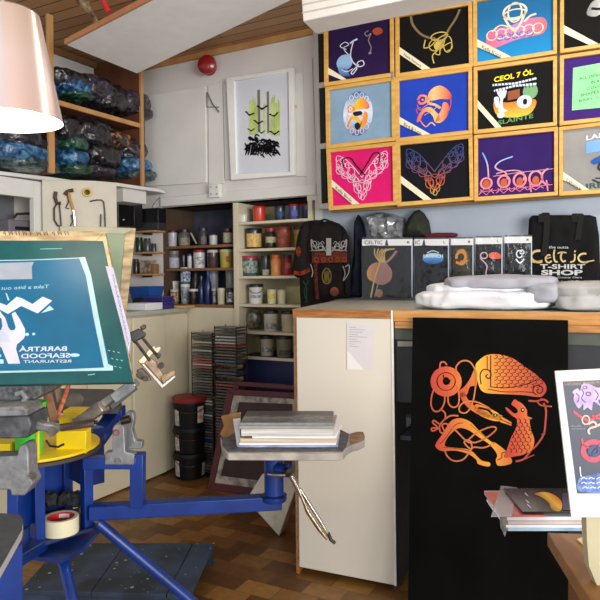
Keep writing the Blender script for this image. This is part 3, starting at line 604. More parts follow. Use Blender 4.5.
# small shelves on the back wall in the left corner
def wshelf(x0, x1, y, label):
    a0, z = ab(x0, y, -.11); a1, _ = ab(x1, y, -.11)
    t = thing('corner_shelf', label, 'shelf', UV(a0, -.01, z), 'small wall shelves in the left corner')
    MB().ubox(a0, a1, -.11, -.001, z - .012, z).build('board', pine, t, bevel=.002)
    MB().ubox((a0 + a1) / 2 - .006, (a0 + a1) / 2 + .006, -.09, -.001, z - .026, z - .0125).build('bracket', steel, t); return z
zA = wshelf(128, 155, 231.5, 'small pine shelf carrying the dark tape deck, highest in the corner')
zB = wshelf(128, 154.5, 252.5, 'small pine shelf carrying grey bottles in the corner')
zC = wshelf(128, 154.5, 274, 'small pine shelf carrying the brown carton, lowest in the corner')
def sbox(name, label, cat, x0, x1, y0, zb, b, dep, m, bev=.003):
    a0, zt = ab(x0, y0, b); a1, _ = ab(x1, y0, b); o = MB().ubox(a0, a1, b, b + dep, zb + .0008, zt).build(name, m, bevel=bev); return tag(o, label, cat)
o = sbox('tape_deck', 'dark grey flat tape deck on the top corner shelf', 'tape deck', 130, 158, 223.5, zA, -.1, .09, M('deck_grey', (52, 53, 58), .4))
zq = ab(144, 223.5, -.1)[1]
o = sbox('black_radio', 'black electronic box stacked on the grey tape deck', 'radio', 133, 158, 209.5, zq, -.1, .085, M('radio_black', (22, 23, 27), .35))
MB().tube([Bp(-.06).hit(*q) for q in [(151, 211), (153, 205), (157, 200), (160, 197)]], .002, 6).build('antenna', steel, o)
a0, zt = ab(118.5, 202, -.2); a1, _ = ab(134, 202, -.2); zb = ab(120, 227, -.2)[1]
o = tag(MB().ubox(a0 + .0, a1, -.2, -.115, zb, zt).build('loudspeaker', black, bevel=.003), 'black loudspeaker box right of the tool board under the ledge', 'loudspeaker')
MB().ubox(a0 + .04, a0 + .055, -.203, -.2005, zb + .045, zb + .053).build('power_light', M('white_spot', (240, 240, 240), .4), o)
G3 = 'bottles on the corner shelves'
p(135, 143, 237.5, zB, -.06, (26, 52, 38), (20, 24, 24), 'ink_bottle', 'dark green bottle on the middle corner shelf', 'bottle', G3, None, 'jar')
p(143.5, 151, 238.5, zB, -.06, (70, 74, 78), (50, 52, 56), 'ink_bottle', 'grey bottle in the middle of the corner shelf', 'bottle', G3, None, 'jar')
p(151, 156.5, 243.5, zB, -.06, (60, 62, 66), (46, 46, 48), 'ink_bottle', 'short dark grey bottle at the right of the corner shelf', 'bottle', G3, None, 'jar')
o = sbox('carton', 'white and brown carton on the lowest corner shelf', 'box', 140, 150, 260.5, zC, -.09, .07, M('carton_card', (176, 168, 152), .6, col2=(120, 86, 60), scale=25))
o = sbox('paper_bag', 'small brown paper packet beside the carton on the lowest corner shelf', 'packet', 150.8, 154.3, 264, zC, -.09, .05, M('kraft', (142, 108, 74), .7))
p(132.5, 139.2, 259, zC, -.06, (44, 40, 36), (60, 50, 44), 'ink_bottle', 'dark brown bottle left of the carton on the lowest corner shelf', 'bottle', G3, None, 'jar')
# things on the worktop
b_ = -.2
c0, zt = ab(133, 286.5, -.14); c1, _ = ab(154, 286, -.14)
t = MB(); q = [UV(c0 + .03, -.16, WZ + .001), UV(c1 - .035, -.16, WZ + .001), UV(c1 - .035, -.06, WZ + .001), UV(c0 + .03, -.06, WZ + .001)]
q2 = [UV(c0, -.19, zt), UV(c1, -.19, zt), UV(c1, -.03, zt), UV(c0, -.03, zt)]; q3 = [p_ + (Vector(UV((c0 + c1) / 2, -.11, zt)) - p_) * .06 for p_ in q2]; q4 = [p_ + Zv * .008 for p_ in q]
t.add(q + q2 + q3 + q4, [(3, 2, 1, 0)] + [(i, (i + 1) % 4, 4 + (i + 1) % 4, 4 + i) for i in range(4)] + [(4 + i, 4 + (i + 1) % 4, 8 + (i + 1) % 4, 8 + i) for i in range(4)] + [(8 + i, 8 + (i + 1) % 4, 12 + (i + 1) % 4, 12 + i) for i in range(4)] + [(12, 13, 14, 15)])
tag(t.build('plastic_tray', M('blue_tray', (34, 84, 160), .4)), 'bright blue plastic tray on the left worktop against the wall', 'tray')
for k, (y0, y1, nm) in enumerate([(302, 307.3, 'purple blue lidded tub on the worktop, lower of two'), (296.5, 301.5, 'purple blue lidded tub on the worktop, upper of two')]):
    bq = -.25; x0, x1 = (142, 163) if k == 0 else (141.5, 162.5)
    a0, zt = ab(x0, y0, bq); a1, _ = ab(x1, y0, bq); zb = WZ + .001 if k == 0 else zprev + .001
    zt = max(zt, zb + .03)
    o = thing('plastic_tub', nm, 'tub', UV((a0 + a1) / 2, bq, zb), 'stacked purple blue tubs')
    MB().ubox(a0 + .004, a1 - .004, bq + .004, bq + .12, zb, zt - .01).build('tub_body', M('purple_tub', (50, 48, 118), .35), o, bevel=.004)
    MB().ubox(a0, a1, bq, bq + .124, zt - .0095, zt).build('tub_lid', M('purple_lid', (66, 64, 140), .35), o, bevel=.002); zprev = zt
a0, zt = ab(128, 303, -.42); a1, _ = ab(148, 303, -.42)
tag(MB().ubox(a0, a1, -.44, -.28, WZ + .001, max(zt, WZ + .03)).build('paper_tray', paper, bevel=.003), 'low white paper tray at the front of the left worktop', 'tray')
a0, zt = ab(128, 291, -.3); a1, _ = ab(139, 291, -.3)
tag(MB().soft(UV((a0 + a1) / 2, -.22, WZ + .038), U * .055, V * .05, Zv * .034, .6, .006, 20, 4).build('cloth_bundle', M('navy_cloth', (30, 38, 70), .8)), 'folded navy cloth behind the white tray on the left worktop', 'cloth')
# ================================================================ CD towers, ink buckets
CDM = [M('cd_a', (52, 52, 54), .3, coat=.6), M('cd_b', (150, 152, 150), .3, coat=.6), M('cd_c', (30, 32, 36), .3, coat=.6), M('cd_d', (140, 44, 46), .3, coat=.6), M('cd_e', (196, 196, 190), .3, coat=.6), M('cd_f', (96, 86, 74), .3, coat=.6), M('cd_g', (60, 74, 100), .3, coat=.6)]
def cdtower(x0, x1, yt, b, label, lab2, seed, top=None):
    a0, zt = ab(x0, yt, b); a1, _ = ab(x1, yt, b); wd = a1 - a0
    t = thing('cd_tower', label, 'CD rack', UV(a0, b, 0), 'wire CD towers')
    for aa in (a0, a1):
        for bb in (b, b + .12): MB().tube([UV(aa, bb, .001), UV(aa, bb, zt - .005)], .0035, 6).build('rod', steel, t)
    MB().ubox(a0 - .005, a1 + .005, b - .005, b + .125, .001, .02).build('base', black, t)
    n = 50; pit = (zt - .036) / n; rr = random.Random(seed); ws = MB()
    for i in range(n + 1):
        z = .03 + i * pit; ws.tube([UV(a0 + .004, b - .001, z), UV(a1 - .004, b - .001, z)], .0014, 5)
    ws.build('cross_wires', steel, t)
    proto = {}
    for i in range(n):
        if rr.random() < .06: continue
        k = rr.choice([0, 0, 1, 2, 2, 3, 4, 5, 6, 1, 0]) if rr.random() < .75 else 0
        z = .033 + i * pit
        if k not in proto:
            me = MB().ubox(a0 + .005, a1 - .005, b + .002, b + .118, 0, .0105).build('cd_case', CDM[k]); me.data.transform(Matrix.Translation(-UV(a0, b, 0))); proto[k] = me; o = me
        else: o = proto[k].copy(); COL.objects.link(o)
        o.location = UV(a0, b - rr.random() * .006, z); tag(o, lab2, 'CD case', 'CDs in the ' + ('left' if seed == 1 else 'right') + ' tower')
    return t
cdtower(191.5, 212, 331, -.2, 'wire CD tower packed with discs, left and slightly shorter of two', 'slim plastic CD case lying flat in the left wire tower', 1)
cdtower(214.5, 236, 325, -.22, 'wire CD tower packed with discs, right and taller of two', 'slim plastic CD case lying flat in the right wire tower', 2)
bc = HZ(190.5, 476, 0); dk = M('bucket_black', (10, 10, 11), .5, var=.2, spec=.25)
hs = [0, .165, .325]; R0 = .108
for k, nm in enumerate(['black ink bucket at the bottom of the stack of three', 'black ink bucket in the middle of the stack of three', 'black ink bucket with dark red lid on top of the stack']):
    z = hs[k]; H = .165 if k < 2 else .18; c = bc + Zv * (z + .001); o = thing('ink_bucket', nm, 'bucket', c, 'stack of black ink buckets')
    MB().lathe([(R0 * .86, 0), (R0 * .9, .004), (R0 * .97, H - .03), (R0 * 1.0, H - .028), (R0 * 1.0, H - .012), (R0 * .95, H - .002)], c, n=36).build('bucket_body', dk, o)
    cd_ = Vector((-bc.x, -bc.y, 0)).normalized(); base = math.atan2(cd_.y, cd_.x); s_ = Vector((cd_.y, -cd_.x, 0))
    MB().tube([c + s_ * math.cos(a) * R0 * 1.02 + cd_ * R0 * 1.03 * math.sin(a) + Zv * (H - .02 - math.sin(a) * .055) for a in [math.pi * i / 18 for i in range(19)]], .0022, 6).build('handle', steel, o)
    def blabel(a_, wa, zl, zh, m):
        P = []; n = 6
        for z2 in (zl, zh):
            for i in range(n + 1): a = base + a_ + wa * (i / n - .5); rr = R0 * (.9 + .07 * z2 / (H - .03)) + .0015; P.append(c + Vector((math.cos(a) * rr, math.sin(a) * rr, z2)))
        return MB().add(P, [(i, i + 1, n + 2 + i, n + 1 + i) for i in range(n)]).build('paper_label', m, o)
    lw = M('label_white', (206, 202, 194), .6, scale=60, col2=(150, 148, 146)); lo = M('label_orange', (214, 110, 50), .6)
    blabel(-.95, .42, .02, .12, lw)
    if k == 2: blabel(.75, .5, .035, .14, lw); P_ = blabel(.72, .26, .1, .125, lo); P_.location = P_.location + Vector((math.cos(base + .72), math.sin(base + .72), 0)) * .0012; P2 = blabel(.72, .26, .06, .085, lo); P2.location = P_.location
    if k == 0: blabel(1.0, .4, .02, .1, lw)
    if k == 1: l3 = blabel(-.95, .4, .105, .12, M('label_red', (170, 50, 50), .6)); l3.location = Vector((math.cos(base - .95), math.sin(base - .95), 0)) * .0012
    if k == 2: MB().lathe([(R0 * 1.02, H - .014), (R0 * 1.04, H - .008), (R0 * 1.04, H + .012), (R0 * .98, H + .016), (0, H + .014)], c, n=36).build('bucket_lid', M('bucket_lid_red', (132, 26, 30), .5), o)
# ================================================================ DISPLAY OF FRAMED SHIRTS
UD = Vector((math.cos(math.radians(22.2)), -math.sin(math.radians(22.2)), 0)); ND = Vector((-UD.y * -1, -UD.x, 0)); ND = Vector((UD.y, -UD.x, 0))
DP = Plane(D(330, 275, 3.68), ND)           # the plane the display frames hang in
frame_w = M('display_oak', (206, 154, 70), .45, col2=(222, 176, 92), scale=8, stretch=(1, 1, 5))
inn = {(0, 0): [(327.5, 29.5), (389.5, 18), (390, 72.7), (328, 82)], (0, 1): [(399, 17), (468, 5), (468.8, 63), (399.3, 73)],
       (0, 2): [(476.8, 1.5), (553, -11), (553, 50), (477, 62)], (0, 3): [(564, -13), (640, -26), (640, 37.5), (564, 48.5)],
       (1, 0): [(329, 90.4), (391, 81), (391.6, 137), (330, 144.5)], (1, 1): [(399, 81), (468, 71.3), (468.3, 130), (399.5, 137.6)],
       (1, 2): [(477.4, 70.5), (553, 60), (553, 122), (477.5, 129.5)], (1, 3): [(564, 58.7), (640, 48), (640, 113), (563.5, 121)],
       (2, 0): [(330, 152.5), (392, 146), (393, 201.3), (332.5, 206)], (2, 1): [(399.7, 145.3), (468.3, 138.5), (469.6, 196.4), (401, 202)],
       (2, 2): [(477.8, 138.5), (554, 131), (554, 191.7), (478, 196.7)], (2, 3): [(563, 130.4), (640, 121), (640, 187), (563, 191.2)]}
fabs = {(0, 0): (40, 20, 66), (0, 1): (14, 14, 14), (0, 2): (18, 126, 186), (0, 3): (20, 19, 18), (1, 0): (132, 160, 184), (1, 1): (34, 66, 178),
        (1, 2): (20, 20, 19), (1, 3): (62, 34, 112), (2, 0): (216, 26, 108), (2, 1): (18, 18, 26), (2, 2): (50, 28, 96), (2, 3): (146, 144, 142)}
desc = {(0, 0): 'dark purple framed shirt with blue bird print, top left of the wall display', (0, 1): 'black framed shirt printed with a gold serpent necklace',
        (0, 2): 'bright blue framed shirt with pink and cream knotwork', (0, 3): 'black framed shirt with grey shaded print at the top right corner',
        (1, 0): 'light blue framed shirt with round blue badge and orange bird', (1, 1): 'royal blue framed shirt with orange bird and beast print',
        (1, 2): 'black framed shirt with drinks, fiddle print and yellow lettering', (1, 3): 'dark purple framed panel carrying a pale green notice',
        (2, 0): 'hot pink framed shirt with white winged knotwork', (2, 1): 'black framed shirt with blue and orange winged knotwork',
        (2, 2): 'purple framed shirt with a row of orange crouching birds', (2, 3): 'grey framed shirt with blue dolmen print and green lettering'}
ivory = M('ivory_banner', (236, 226, 196), .6, var=.02)
PK = {}
def pr(name, col): return M(name, col, .7, var=.06)
def lerp(a, b, t): return (a[0] + (b[0] - a[0]) * t, a[1] + (b[1] - a[1]) * t)
def beast(g, x0, y0, sx_, sy_):
    T_ = lambda L: [(x0 + x * sx_, y0 + y * sy_) for x, y in L]
    g.blob(T_([(.42, .4), (.43, .28), (.5, .2), (.6, .18), (.7, .26), (.76, .38), (.72, .43), (.6, .41), (.5, .42)]))
    g.blob(T_([(.64, .48), (.7, .5), (.72, .6), (.68, .74), (.6, .82), (.52, .8), (.55, .7), (.6, .62)])); g.blob(T_([(.52, .8), (.48, .68), (.4, .6), (.34, .64), (.3, .74), (.25, .76), (.28, .64), (.36, .54), (.45, .53), (.53, .62), (.6, .74)]), 4)
    for L, w_ in [([(.41, .36), (.43, .46), (.52, .5), (.6, .57)], .04), ([(.27, .38), (.31, .31), (.39, .34), (.38, .43), (.31, .45), (.28, .4)], .035), ([(.33, .37), (.35, .4)], .03), ([(.26, .46), (.3, .56), (.38, .5), (.48, .44)], .01), ([(.27, .62), (.25, .54), (.31, .52)], .01), ([(.3, .74), (.38, .86), (.46, .8), (.52, .86)], .018), ([(.36, .66), (.5, .58), (.56, .52)], .01)]: g.line(T_(L), w_ * sx_)
for key, q in inn.items():
    ex = 4.0; L_ = [(q[0][0] - ex, q[0][1] - ex + .6), (q[1][0] + ex, q[1][1] - ex - .6), (q[2][0] + ex, q[2][1] + ex - .6), (q[3][0] - ex, q[3][1] + ex + .6)]
    if key[0] == 0: L_[0] = (L_[0][0], L_[0][1] - 1); L_[1] = (L_[1][0], L_[1][1] - 1)
    n1 = DP; t = thing('framed_shirt', desc[key], 'framed shirt', n1.hit(*L_[3]), 'framed shirt display')
    fo_, fi_ = quad_plane(n1, L_), quad_plane(n1, q)
    for i in range(4):
        j = (i + 1) % 4; MB().hexa([fo_[i], fo_[j], fi_[j], fi_[i]], -n1.n * .032).build('frame_rail', frame_w, t, bevel=.002)
    fm = M('shirt_%d_%d' % key, fabs[key], .85, var=.08, scale=8, bump=.15)
    if key == (0, 2): fm = ramp_mat('shirt_blue_fade', [(0, (12, 140, 204)), (.75, (16, 104, 158))], axis=2, rough=.85)
    # gently wrinkled cloth, solid
    NX = 20; P = []
    for a in range(NX + 1):
        for b in range(NX + 1):
            pt = lerp(lerp(q[0], q[1], b / NX), lerp(q[3], q[2], b / NX), a / NX); h = n1.hit(*pt); nn = noise.noise(h * 6 + Vector((key[0] * 9, key[1] * 5, 0))) * .0012
            P.append(h - n1.n * (.014 - nn))
    m_ = MB().add(P, [(a * (NX + 1) + b, a * (NX + 1) + b + 1, (a + 1) * (NX + 1) + b + 1, (a + 1) * (NX + 1) + b) for a in range(NX) for b in range(NX)])
    m_.hexa([p_ - n1.n * .016 for p_ in fi_], -n1.n * .014)
    m_.build('shirt_cloth', fm, t)
    dp = n1.off(-.0125); W = q[1][0] - q[0][0]
    def S(u, v, q=q): return lerp(lerp(q[0], q[1], u), lerp(q[3], q[2], u), v)   # unit square of the framed cloth
    def ink(k=1): return Ink(dp, .0006 * k, S)
    if key not in ((1, 3), (2, 2)):
        v0 = {(0, 0): .72, (0, 1): .53, (0, 2): .62, (0, 3): .62, (1, 0): .66, (1, 1): .63, (1, 2): .5, (2, 0): .5, (2, 1): .53, (2, 3): .68}[key]
        dx = {(1, 2): .32, (2, 3): .34}.get(key, .45 if key not in ((0, 0),) else .3); wv = .13
        if key != (1, 0):
            b_ = Ink(n1.off(-.006), 0, S); b_.poly([(0, v0), (0, v0 + wv), (dx - .12 * (dx / .45), 1), (dx, 1)]); bo = b_.build('banner', ivory, t)
            txt = {(0, 1): 'Neck Serpent', (2, 3): 'Lahinch', (1, 1): 'Bird & Lion', (0, 2): 'Kells Knot', (2, 0): 'Kells Birds'}.get(key)
            if txt:
                g = Ink(n1.off(-.006), .0008, S); sx_, sy_ = dx, 1 - v0; l_ = math.hypot(sx_, sy_); 
                A = (sx_ * .16, v0 + sy_ * .16 + .05); B = (sx_ * .72, v0 + sy_ * .72 + .05); g.text(txt, A, B, (A[0] - .012, A[1] + .055), .01); g.build('lettering', pr('letter_grey', (110, 104, 90)), bo)
    if key == (0, 0):
        g = ink(); g.oval(.27, .68, .13, .15); g.poly([(.16, .76), (.2, .92), (.36, .96), (.3, .8)]); g.build('print', ramp_mat('bird_blue', [(0, (40, 70, 150)), (.6, (150, 190, 230))], axis=2, rough=.8), t)
        g = ink(2); g.line([(.42, .3), (.38, .45), (.37, .6), (.42, .72), (.5, .8), (.58, .78), (.56, .7), (.48, .72), (.46, .84), (.4, .92), (.38, .88), (.5, .76)], .018); g.line([(.48, .28), (.42, .3), (.36, .34)], .03); g.line([(.36, .56), (.3, .5), (.26, .4), (.34, .36), (.28, .3), (.2, .36), (.3, .44)], .014)
        g.line([(.4, .82), (.3, .86), (.22, .8)], .014); g.build('print', pr('print_white', (214, 222, 236)), t)
        g = ink(2); g.line([(.66, .16), (.6, .2), (.64, .26), (.7, .22), (.66, .34), (.7, .48), (.68, .56)], .016); g.oval(.68, .58, .025, .025); g.build('print', pr('print_silver', (140, 130, 136)), t)
        g = ink(2); g.blob([(.72, .18), (.8, .13), (.88, .18), (.88, .25), (.78, .27)]); g.build('print', pr('print_rust', (176, 76, 50)), t)
    if key == (0, 1):
        g = ink(); g.line([(.17, .02), (.2, .18), (.3, .35), (.42, .45), (.52, .48)], .035); g.line([(.88, .05), (.82, .2), (.72, .36), (.66, .5)], .032)
        g.build('print', pr('print_bronze', (130, 112, 74)), t)
        g = ink(2); g.ring(.58, .46, .12, .07, .018); g.ring(.52, .6, .09, .1, .016); g.ring(.7, .62, .06, .14, .014); g.blob([(.5, .6), (.58, .52), (.66, .55), (.62, .66), (.54, .7)]); g.line([(.38, .48), (.36, .62), (.46, .6), (.56, .5), (.7, .44), (.64, .56), (.55, .7), (.48, .78), (.5, .92)], .018); g.line([(.5, .74), (.58, .78), (.6, .68), (.74, .6), (.76, .7), (.68, .74)], .015)
        g.build('print', pr('print_gold', (206, 180, 90)), t)
    if key == (0, 2):
        g = ink(); g.blob([(.12, .72), (.15, .58), (.25, .5), (.4, .5), (.6, .44), (.75, .42), (.88, .45), (.92, .58), (.86, .7), (.7, .72), (.5, .74), (.3, .8), (.18, .82)])
        g.build('print', ramp_mat('knot_pink', [(0, (240, 104, 130)), (.5, (196, 130, 190)), (1, (240, 110, 110))], axis=0, rough=.8), t)
        g = ink(2); g.ring(.5, .27, .15, .13, .03); g.ring(.5, .28, .09, .16, .022); g.ring(.5, .3, .14, .07, .02)
        for i in range(6): g.ring(.2 + i * .12, .6, .07, .08, .016)
        g.line([(.36, .34), (.42, .48), (.5, .58), (.58, .46), (.64, .3)], .03); g.line([(.2, .54), (.3, .46), (.42, .5)], .02); g.line([(.78, .36), (.7, .38), (.62, .46)], .03)
        g.build('print', pr('print_cream', (238, 226, 200)), t)
        g = ink(2); [g.ring(.3 + i * .1, .66, .04, .05, .014) for i in range(5)]; g.build('print', pr('print_blue_line', (40, 110, 180)), t)
    if key == (0, 3):
        g = ink(); g.blob([(.3, .5), (.33, .38), (.4, .3), (.6, .27), (.8, .3), (.8, .55), (.55, .52), (.4, .56)]); g.build('print', ramp_mat('grey_shaded', [(0, (60, 60, 60)), (.6, (190, 190, 188))], axis=0, rough=.8, noise_amt=.5), t)
        g = ink(2); g.line([(.36, .42), (.5, .45), (.8, .43)], .04); g.build('print', pr('print_black2', (24, 24, 24)), t)
    if key == (1, 0):
        g = ink(); g.oval(.46, .5, .24, .4, 32); g.build('print', ramp_mat('badge_blue', [(0, (28, 60, 140)), (.35, (190, 214, 240)), (.5, (224, 236, 248)), (.7, (190, 214, 240)), (1, (30, 60, 140))], axis=2, rough=.8), t)
        g = ink(2); [g.ring(.46 + .205 * math.cos(k * .42), .5 + .34 * math.sin(k * .42), .03, .045, .012) for k in range(15)]; g.build('print', pr('print_white', (214, 222, 236)), t)
        g = ink(2); beast(g, .1, .07, .72, .86)
        g.build('print', ramp_mat('bird_orange', [(0, (240, 120, 60)), (.45, (252, 196, 44)), (1, (236, 110, 60))], axis=0, rough=.8), t)
        g = ink(3); g.blob([(.38, .47), (.5, .46), (.53, .52), (.42, .54)]); g.blob([(.4, .7), (.46, .66), (.5, .74), (.44, .8)]); g.build('print', pr('print_navy', (20, 30, 60)), t)
    if key == (1, 1):
        g = ink(); beast(g, 0, 0, 1, 1); g.ring(.5, .48, .25, .3, .012, -20, 70)
        g.build('print', ramp_mat('beast_orange', [(0, (232, 80, 76)), (.5, (250, 196, 130)), (1, (226, 70, 60))], axis=0, rough=.8), t)
    if key == (1, 2):
        g = ink(); g.text('CEOL 7 ÓL', (.22, .13), (.74, .08), (.22, .24), .03); g.build('lettering', pr('print_yellow', (244, 226, 40)), t)
        g = ink(); g.blob([(.22, .55), (.4, .6), (.76, .6), (.72, .8), (.56, .86), (.36, .84), (.24, .76)]); g.build('print', ramp_mat('amber_glow', [(0, (240, 196, 60)), (1, (196, 90, 40))], axis=2, rough=.8), t)
        g = ink(2); g.poly([(.4, .42), (.56, .4), (.56, .55), (.4, .57)]); g.build('print', pr('print_brown', (150, 84, 56)), t)
        g = ink(2); g.oval(.7, .46, .1, .13); g.build('print', pr('print_green', (120, 166, 120)), t)
        g = ink(3); g.blob([(.26, .4), (.38, .38), (.37, .5), (.34, .54), (.34, .68), (.4, .74), (.28, .74), (.3, .54)]); g.oval(.62, .62, .1, .11); g.blob([(.22, .5), (.28, .5), (.28, .66), (.24, .64)]); g.oval(.31, .8, .05, .05)
        for k in range(2): g.line([(.2 + k * .02, .28 + k * .1), (.5, .3 + k * .04), (.78, .26 + k * .09)], .035, smooth=False)
        g.build('print', pr('print_white', (214, 222, 236)), t)
        g = ink(4); [g.line([(.22 + i * .045, .25), (.24 + i * .045, .4)], .01, smooth=False) for i in range(12)]; g.oval(.63, .62, .03, .05); g.build('print', pr('print_black2', (24, 24, 24)), t)
        g = ink(2); g.text('SLÁINTE', (.27, .87), (.74, .81), (.27, .96), .02); g.build('lettering', pr('print_leaf', (96, 150, 90)), t)
    if key == (1, 3):
        pp_ = Ink(dp, .003, S); pp_.poly([(.12, .17), (1, .05), (1, .86), (.11, .84)]); no = MB().hexa([dp.off(.001).hit(*S(*p_)) for p_ in [(.12, .17), (1, .12), (1, .86), (.11, .845)]], dp.n * .002).build('notice', pr('notice_green', (146, 240, 158)), t); no['label'] = 'pale green paper notice'
        g = Ink(dp, .0042, S)
        for i, s_ in enumerate(['ALL DESIGNS AVAILABLE', 'IN A RANGE OF', 'COLOURS, SIZES', 'SHAPES AND STYLES', 'BABY, LADIES, MENS']):
            v = .335 + i * .088; in_ = [.0, .16, .1, .02, 0][i]; g.text(s_, (.2 + in_, v - in_ * .08), (.92 - in_ , v - .08 + in_ * .05), (.2 + in_, v + .045), .004)
        g.build('lettering', pr('notice_text', (60, 110, 70)), no)
    if key in ((2, 0), (2, 1)):
        def wings(g, w_):
            for sg in (-1, 1):
                X = lambda u: .5 + sg * u * (1.0 if sg > 0 else .96)
                g.line([(X(0), .52), (X(.12), .34), (X(.26), .16), (X(.4), .08), (X(.42), .22), (X(.36), .4), (X(.24), .5), (X(.1), .58), (X(0), .56)], w_)
                for cx, cy, rx, ry in [(.36, .2, .06, .08), (.38, .32, .05, .07), (.28, .3, .07, .1), (.28, .42, .06, .06), (.18, .38, .06, .1), (.18, .5, .06, .06), (.1, .56, .05, .08), (.08, .68, .06, .09), (.04, .8, .03, .07), (.33, .14, .03, .04), (.4, .25, .025, .05), (.31, .24, .03, .05), (.24, .24, .03, .05), (.33, .36, .03, .05), (.22, .44, .03, .04), (.14, .46, .03, .05), (.12, .6, .03, .05), (.05, .68, .025, .05)]: g.ring(X(cx), cy + (.03 if sg < 0 else 0), rx, ry, w_ * .8, n=14)
            g.ring(.5, .88, .03, .05, w_); g.line([(.38, .6), (.42, .74), (.5, .84), (.58, .74), (.62, .6)], w_); g.line([(.38, .45), (.5, .62), (.62, .45)], w_)
        if key == (2, 0):
            g = ink(); wings(g, .012); g.build('print', pr('print_palepink', (244, 206, 226)), t)
            g = ink(2); g.line([(.22, .32), (.2, .16), (.32, .14), (.42, .3), (.55, .48)], .022); g.line([(.78, .28), (.8, .12), (.7, .1), (.6, .26), (.46, .48)], .022); g.build('print', pr('print_black2', (24, 24, 24)), t)
        else:
            g = ink(); wings(g, .012); g.build('print', ramp_mat('wing_blue_orange', [(0, (220, 190, 90)), (.25, (216, 96, 60)), (.5, (120, 80, 110)), (.8, (60, 70, 130))], axis=2, rough=.8), t)
    if key == (2, 2):
        g = ink(); cs = [.11, .34, .55, .76, .97]
        for i, cx in enumerate(cs):
            rr_ = .07 + .005 * i; cxx = min(cx, .93) if i == 4 else cx
            g.ring(cxx, .78 - i * .008, rr_, .09 + i * .01, .028, 0 if i < 4 else 90, 360 if i < 4 else 270)
            if i < 4: g.line([(cx - .1, .97 - i * .01), (cx, .84), (cx + .1, .96 - i * .01)], .013, smooth=False); g.line([(cx - .08, .88), (cx, .98 - i * .01), (cx + .08, .88)], .012, smooth=False)
        g.line([(.2, .67), (.5, .64), (1, .62)], .01, smooth=False); g.line([(.02, .92), (.5, .9), (.98, .88)], .01, smooth=False)
        g.line([(.14, .72), (.13, .5), (.1, .36), (.06, .25)], .02); g.line([(.39, .74), (.36, .62), (.26, .56), (.23, .5), (.3, .42), (.46, .36)], .022); g.line([(.6, .78), (.6, .66), (.5, .6), (.36, .6), (.24, .63)], .018); g.line([(.68, .8), (.7, .98)], .02); g.line([(.9, .8), (.92, .98)], .02)
        g.build('print', ramp_mat('birds_pink', [(0, (236, 120, 150)), (.45, (238, 150, 160)), (.8, (150, 180, 230)), (1, (90, 150, 230))], axis=2, rough=.8), t)
        g = ink(2); [g.oval(cx, .79, .045, .07) for cx in cs[:4]]; g.build('print', pr('print_orange', (190, 96, 62)), t)
    if key == (2, 3):
        g = ink(); g.text('LAHINCH', (.3, .13), (.9, .06), (.3, .21), .03); g.build('lettering', pr('print_white', (214, 222, 236)), t)
        g = ink(); g.poly([(.3, .24), (.95, .12), (.95, .36), (.3, .42)]); g.build('print', pr('print_sky', (120, 170, 220)), t)
        g = ink(2); g.blob([(.36, .55), (.46, .48), (.7, .4), (.95, .38), (.95, .5), (.6, .54), (.42, .6)]); g.build('print', pr('print_royal', (40, 90, 170)), t)
        g = ink(2); g.line([(.5, .56), (.46, .66), (.52, .74), (.5, .84)], .03); g.line([(.58, .56), (.62, .66), (.58, .8)], .03); g.line([(.38, .84), (.5, .9), (.66, .86)], .025); g.line([(.42, .82), (.6, .84)], .02); g.build('print', pr('print_dark', (50, 54, 56)), t)
        g = ink(2); g.text('IRELAND', (.3, .93 - .03), (.98, .86), (.3, .985), .02); g.build('lettering', pr('print_forest', (50, 90, 80)), t)
    if key == (0, 0):
        hg = MB().hexa(quad_plane(n1.off(.002), [(391, 72), (393.5, 71.5), (393.5, 79), (391, 79.4)]), -n1.n * .003).build('hinge', alu, t); hg['label'] = 'small grey metal hinge plate'
# rails behind and under the frames
rp = DP.off(-.05)
tag(MB().hexa(quad_plane(rp, [(327, 196), (640, 178), (640, 193.5), (331, 212.5)]), -DP.n * .03).build('display_rail', M('olive_brown', (130, 96, 48), .6)), 'brown wooden rail just below the framed shirts', 'rail')  # olive brown strip also stands for the shadow between frames and wall
tag(MB().hexa(quad_plane(rp, [(324, 14), (640, -45), (640, -20), (325, 33)]), -DP.n * .03).build('display_rail', M('top_rail_brown', (150, 104, 66), .6)), 'brown wooden rail above the framed shirts at the ceiling', 'rail')
# white rack frame edge-on at the left of the display
pL0 = rp.hit(325, 200); pW = Bp(-.03).hit(313.5, 200)
RP = plane3(Vector((pL0.x, pL0.y, 0)), Vector((pW.x, pW.y, 0)), Vector((pW.x, pW.y, 1)))
rk = thing('display_rack', 'white rack frame with dark panels seen edge on, left of the framed shirts', 'rack', RP.hit(318, 209), None)
def rq(pts, th, name, m, off=0): return MB().hexa(quad_plane(RP.off(off), pts), -RP.n * th).build(name, m, rk, bevel=.001)
rq([(313, 31), (316.6, 30.5), (320.5, 209), (317, 209.5)], .03, 'upright', white)
for y in (29, 83, 144, 204): k = (y - 30) / 178 * 4.4; rq([(314 + k, y + .5), (322 + k, y - 1), (322 + k, y + 4.5), (314 + k, y + 5.5)], .026, 'crossbar', white, -.001)
for y0, y1 in ((34, 83), (88, 144), (149, 204)):
    k0, k1 = (y0 - 30) / 178 * 4.4, (y1 - 30) / 178 * 4.4; rq([(315.5 + k0, y0), (322 + k0, y0 - 1), (322 + k1, y1 - 1), (315.5 + k1, y1)], .01, 'dark_panel', M('dark_cloth', (36, 40, 38), .8), -.008)
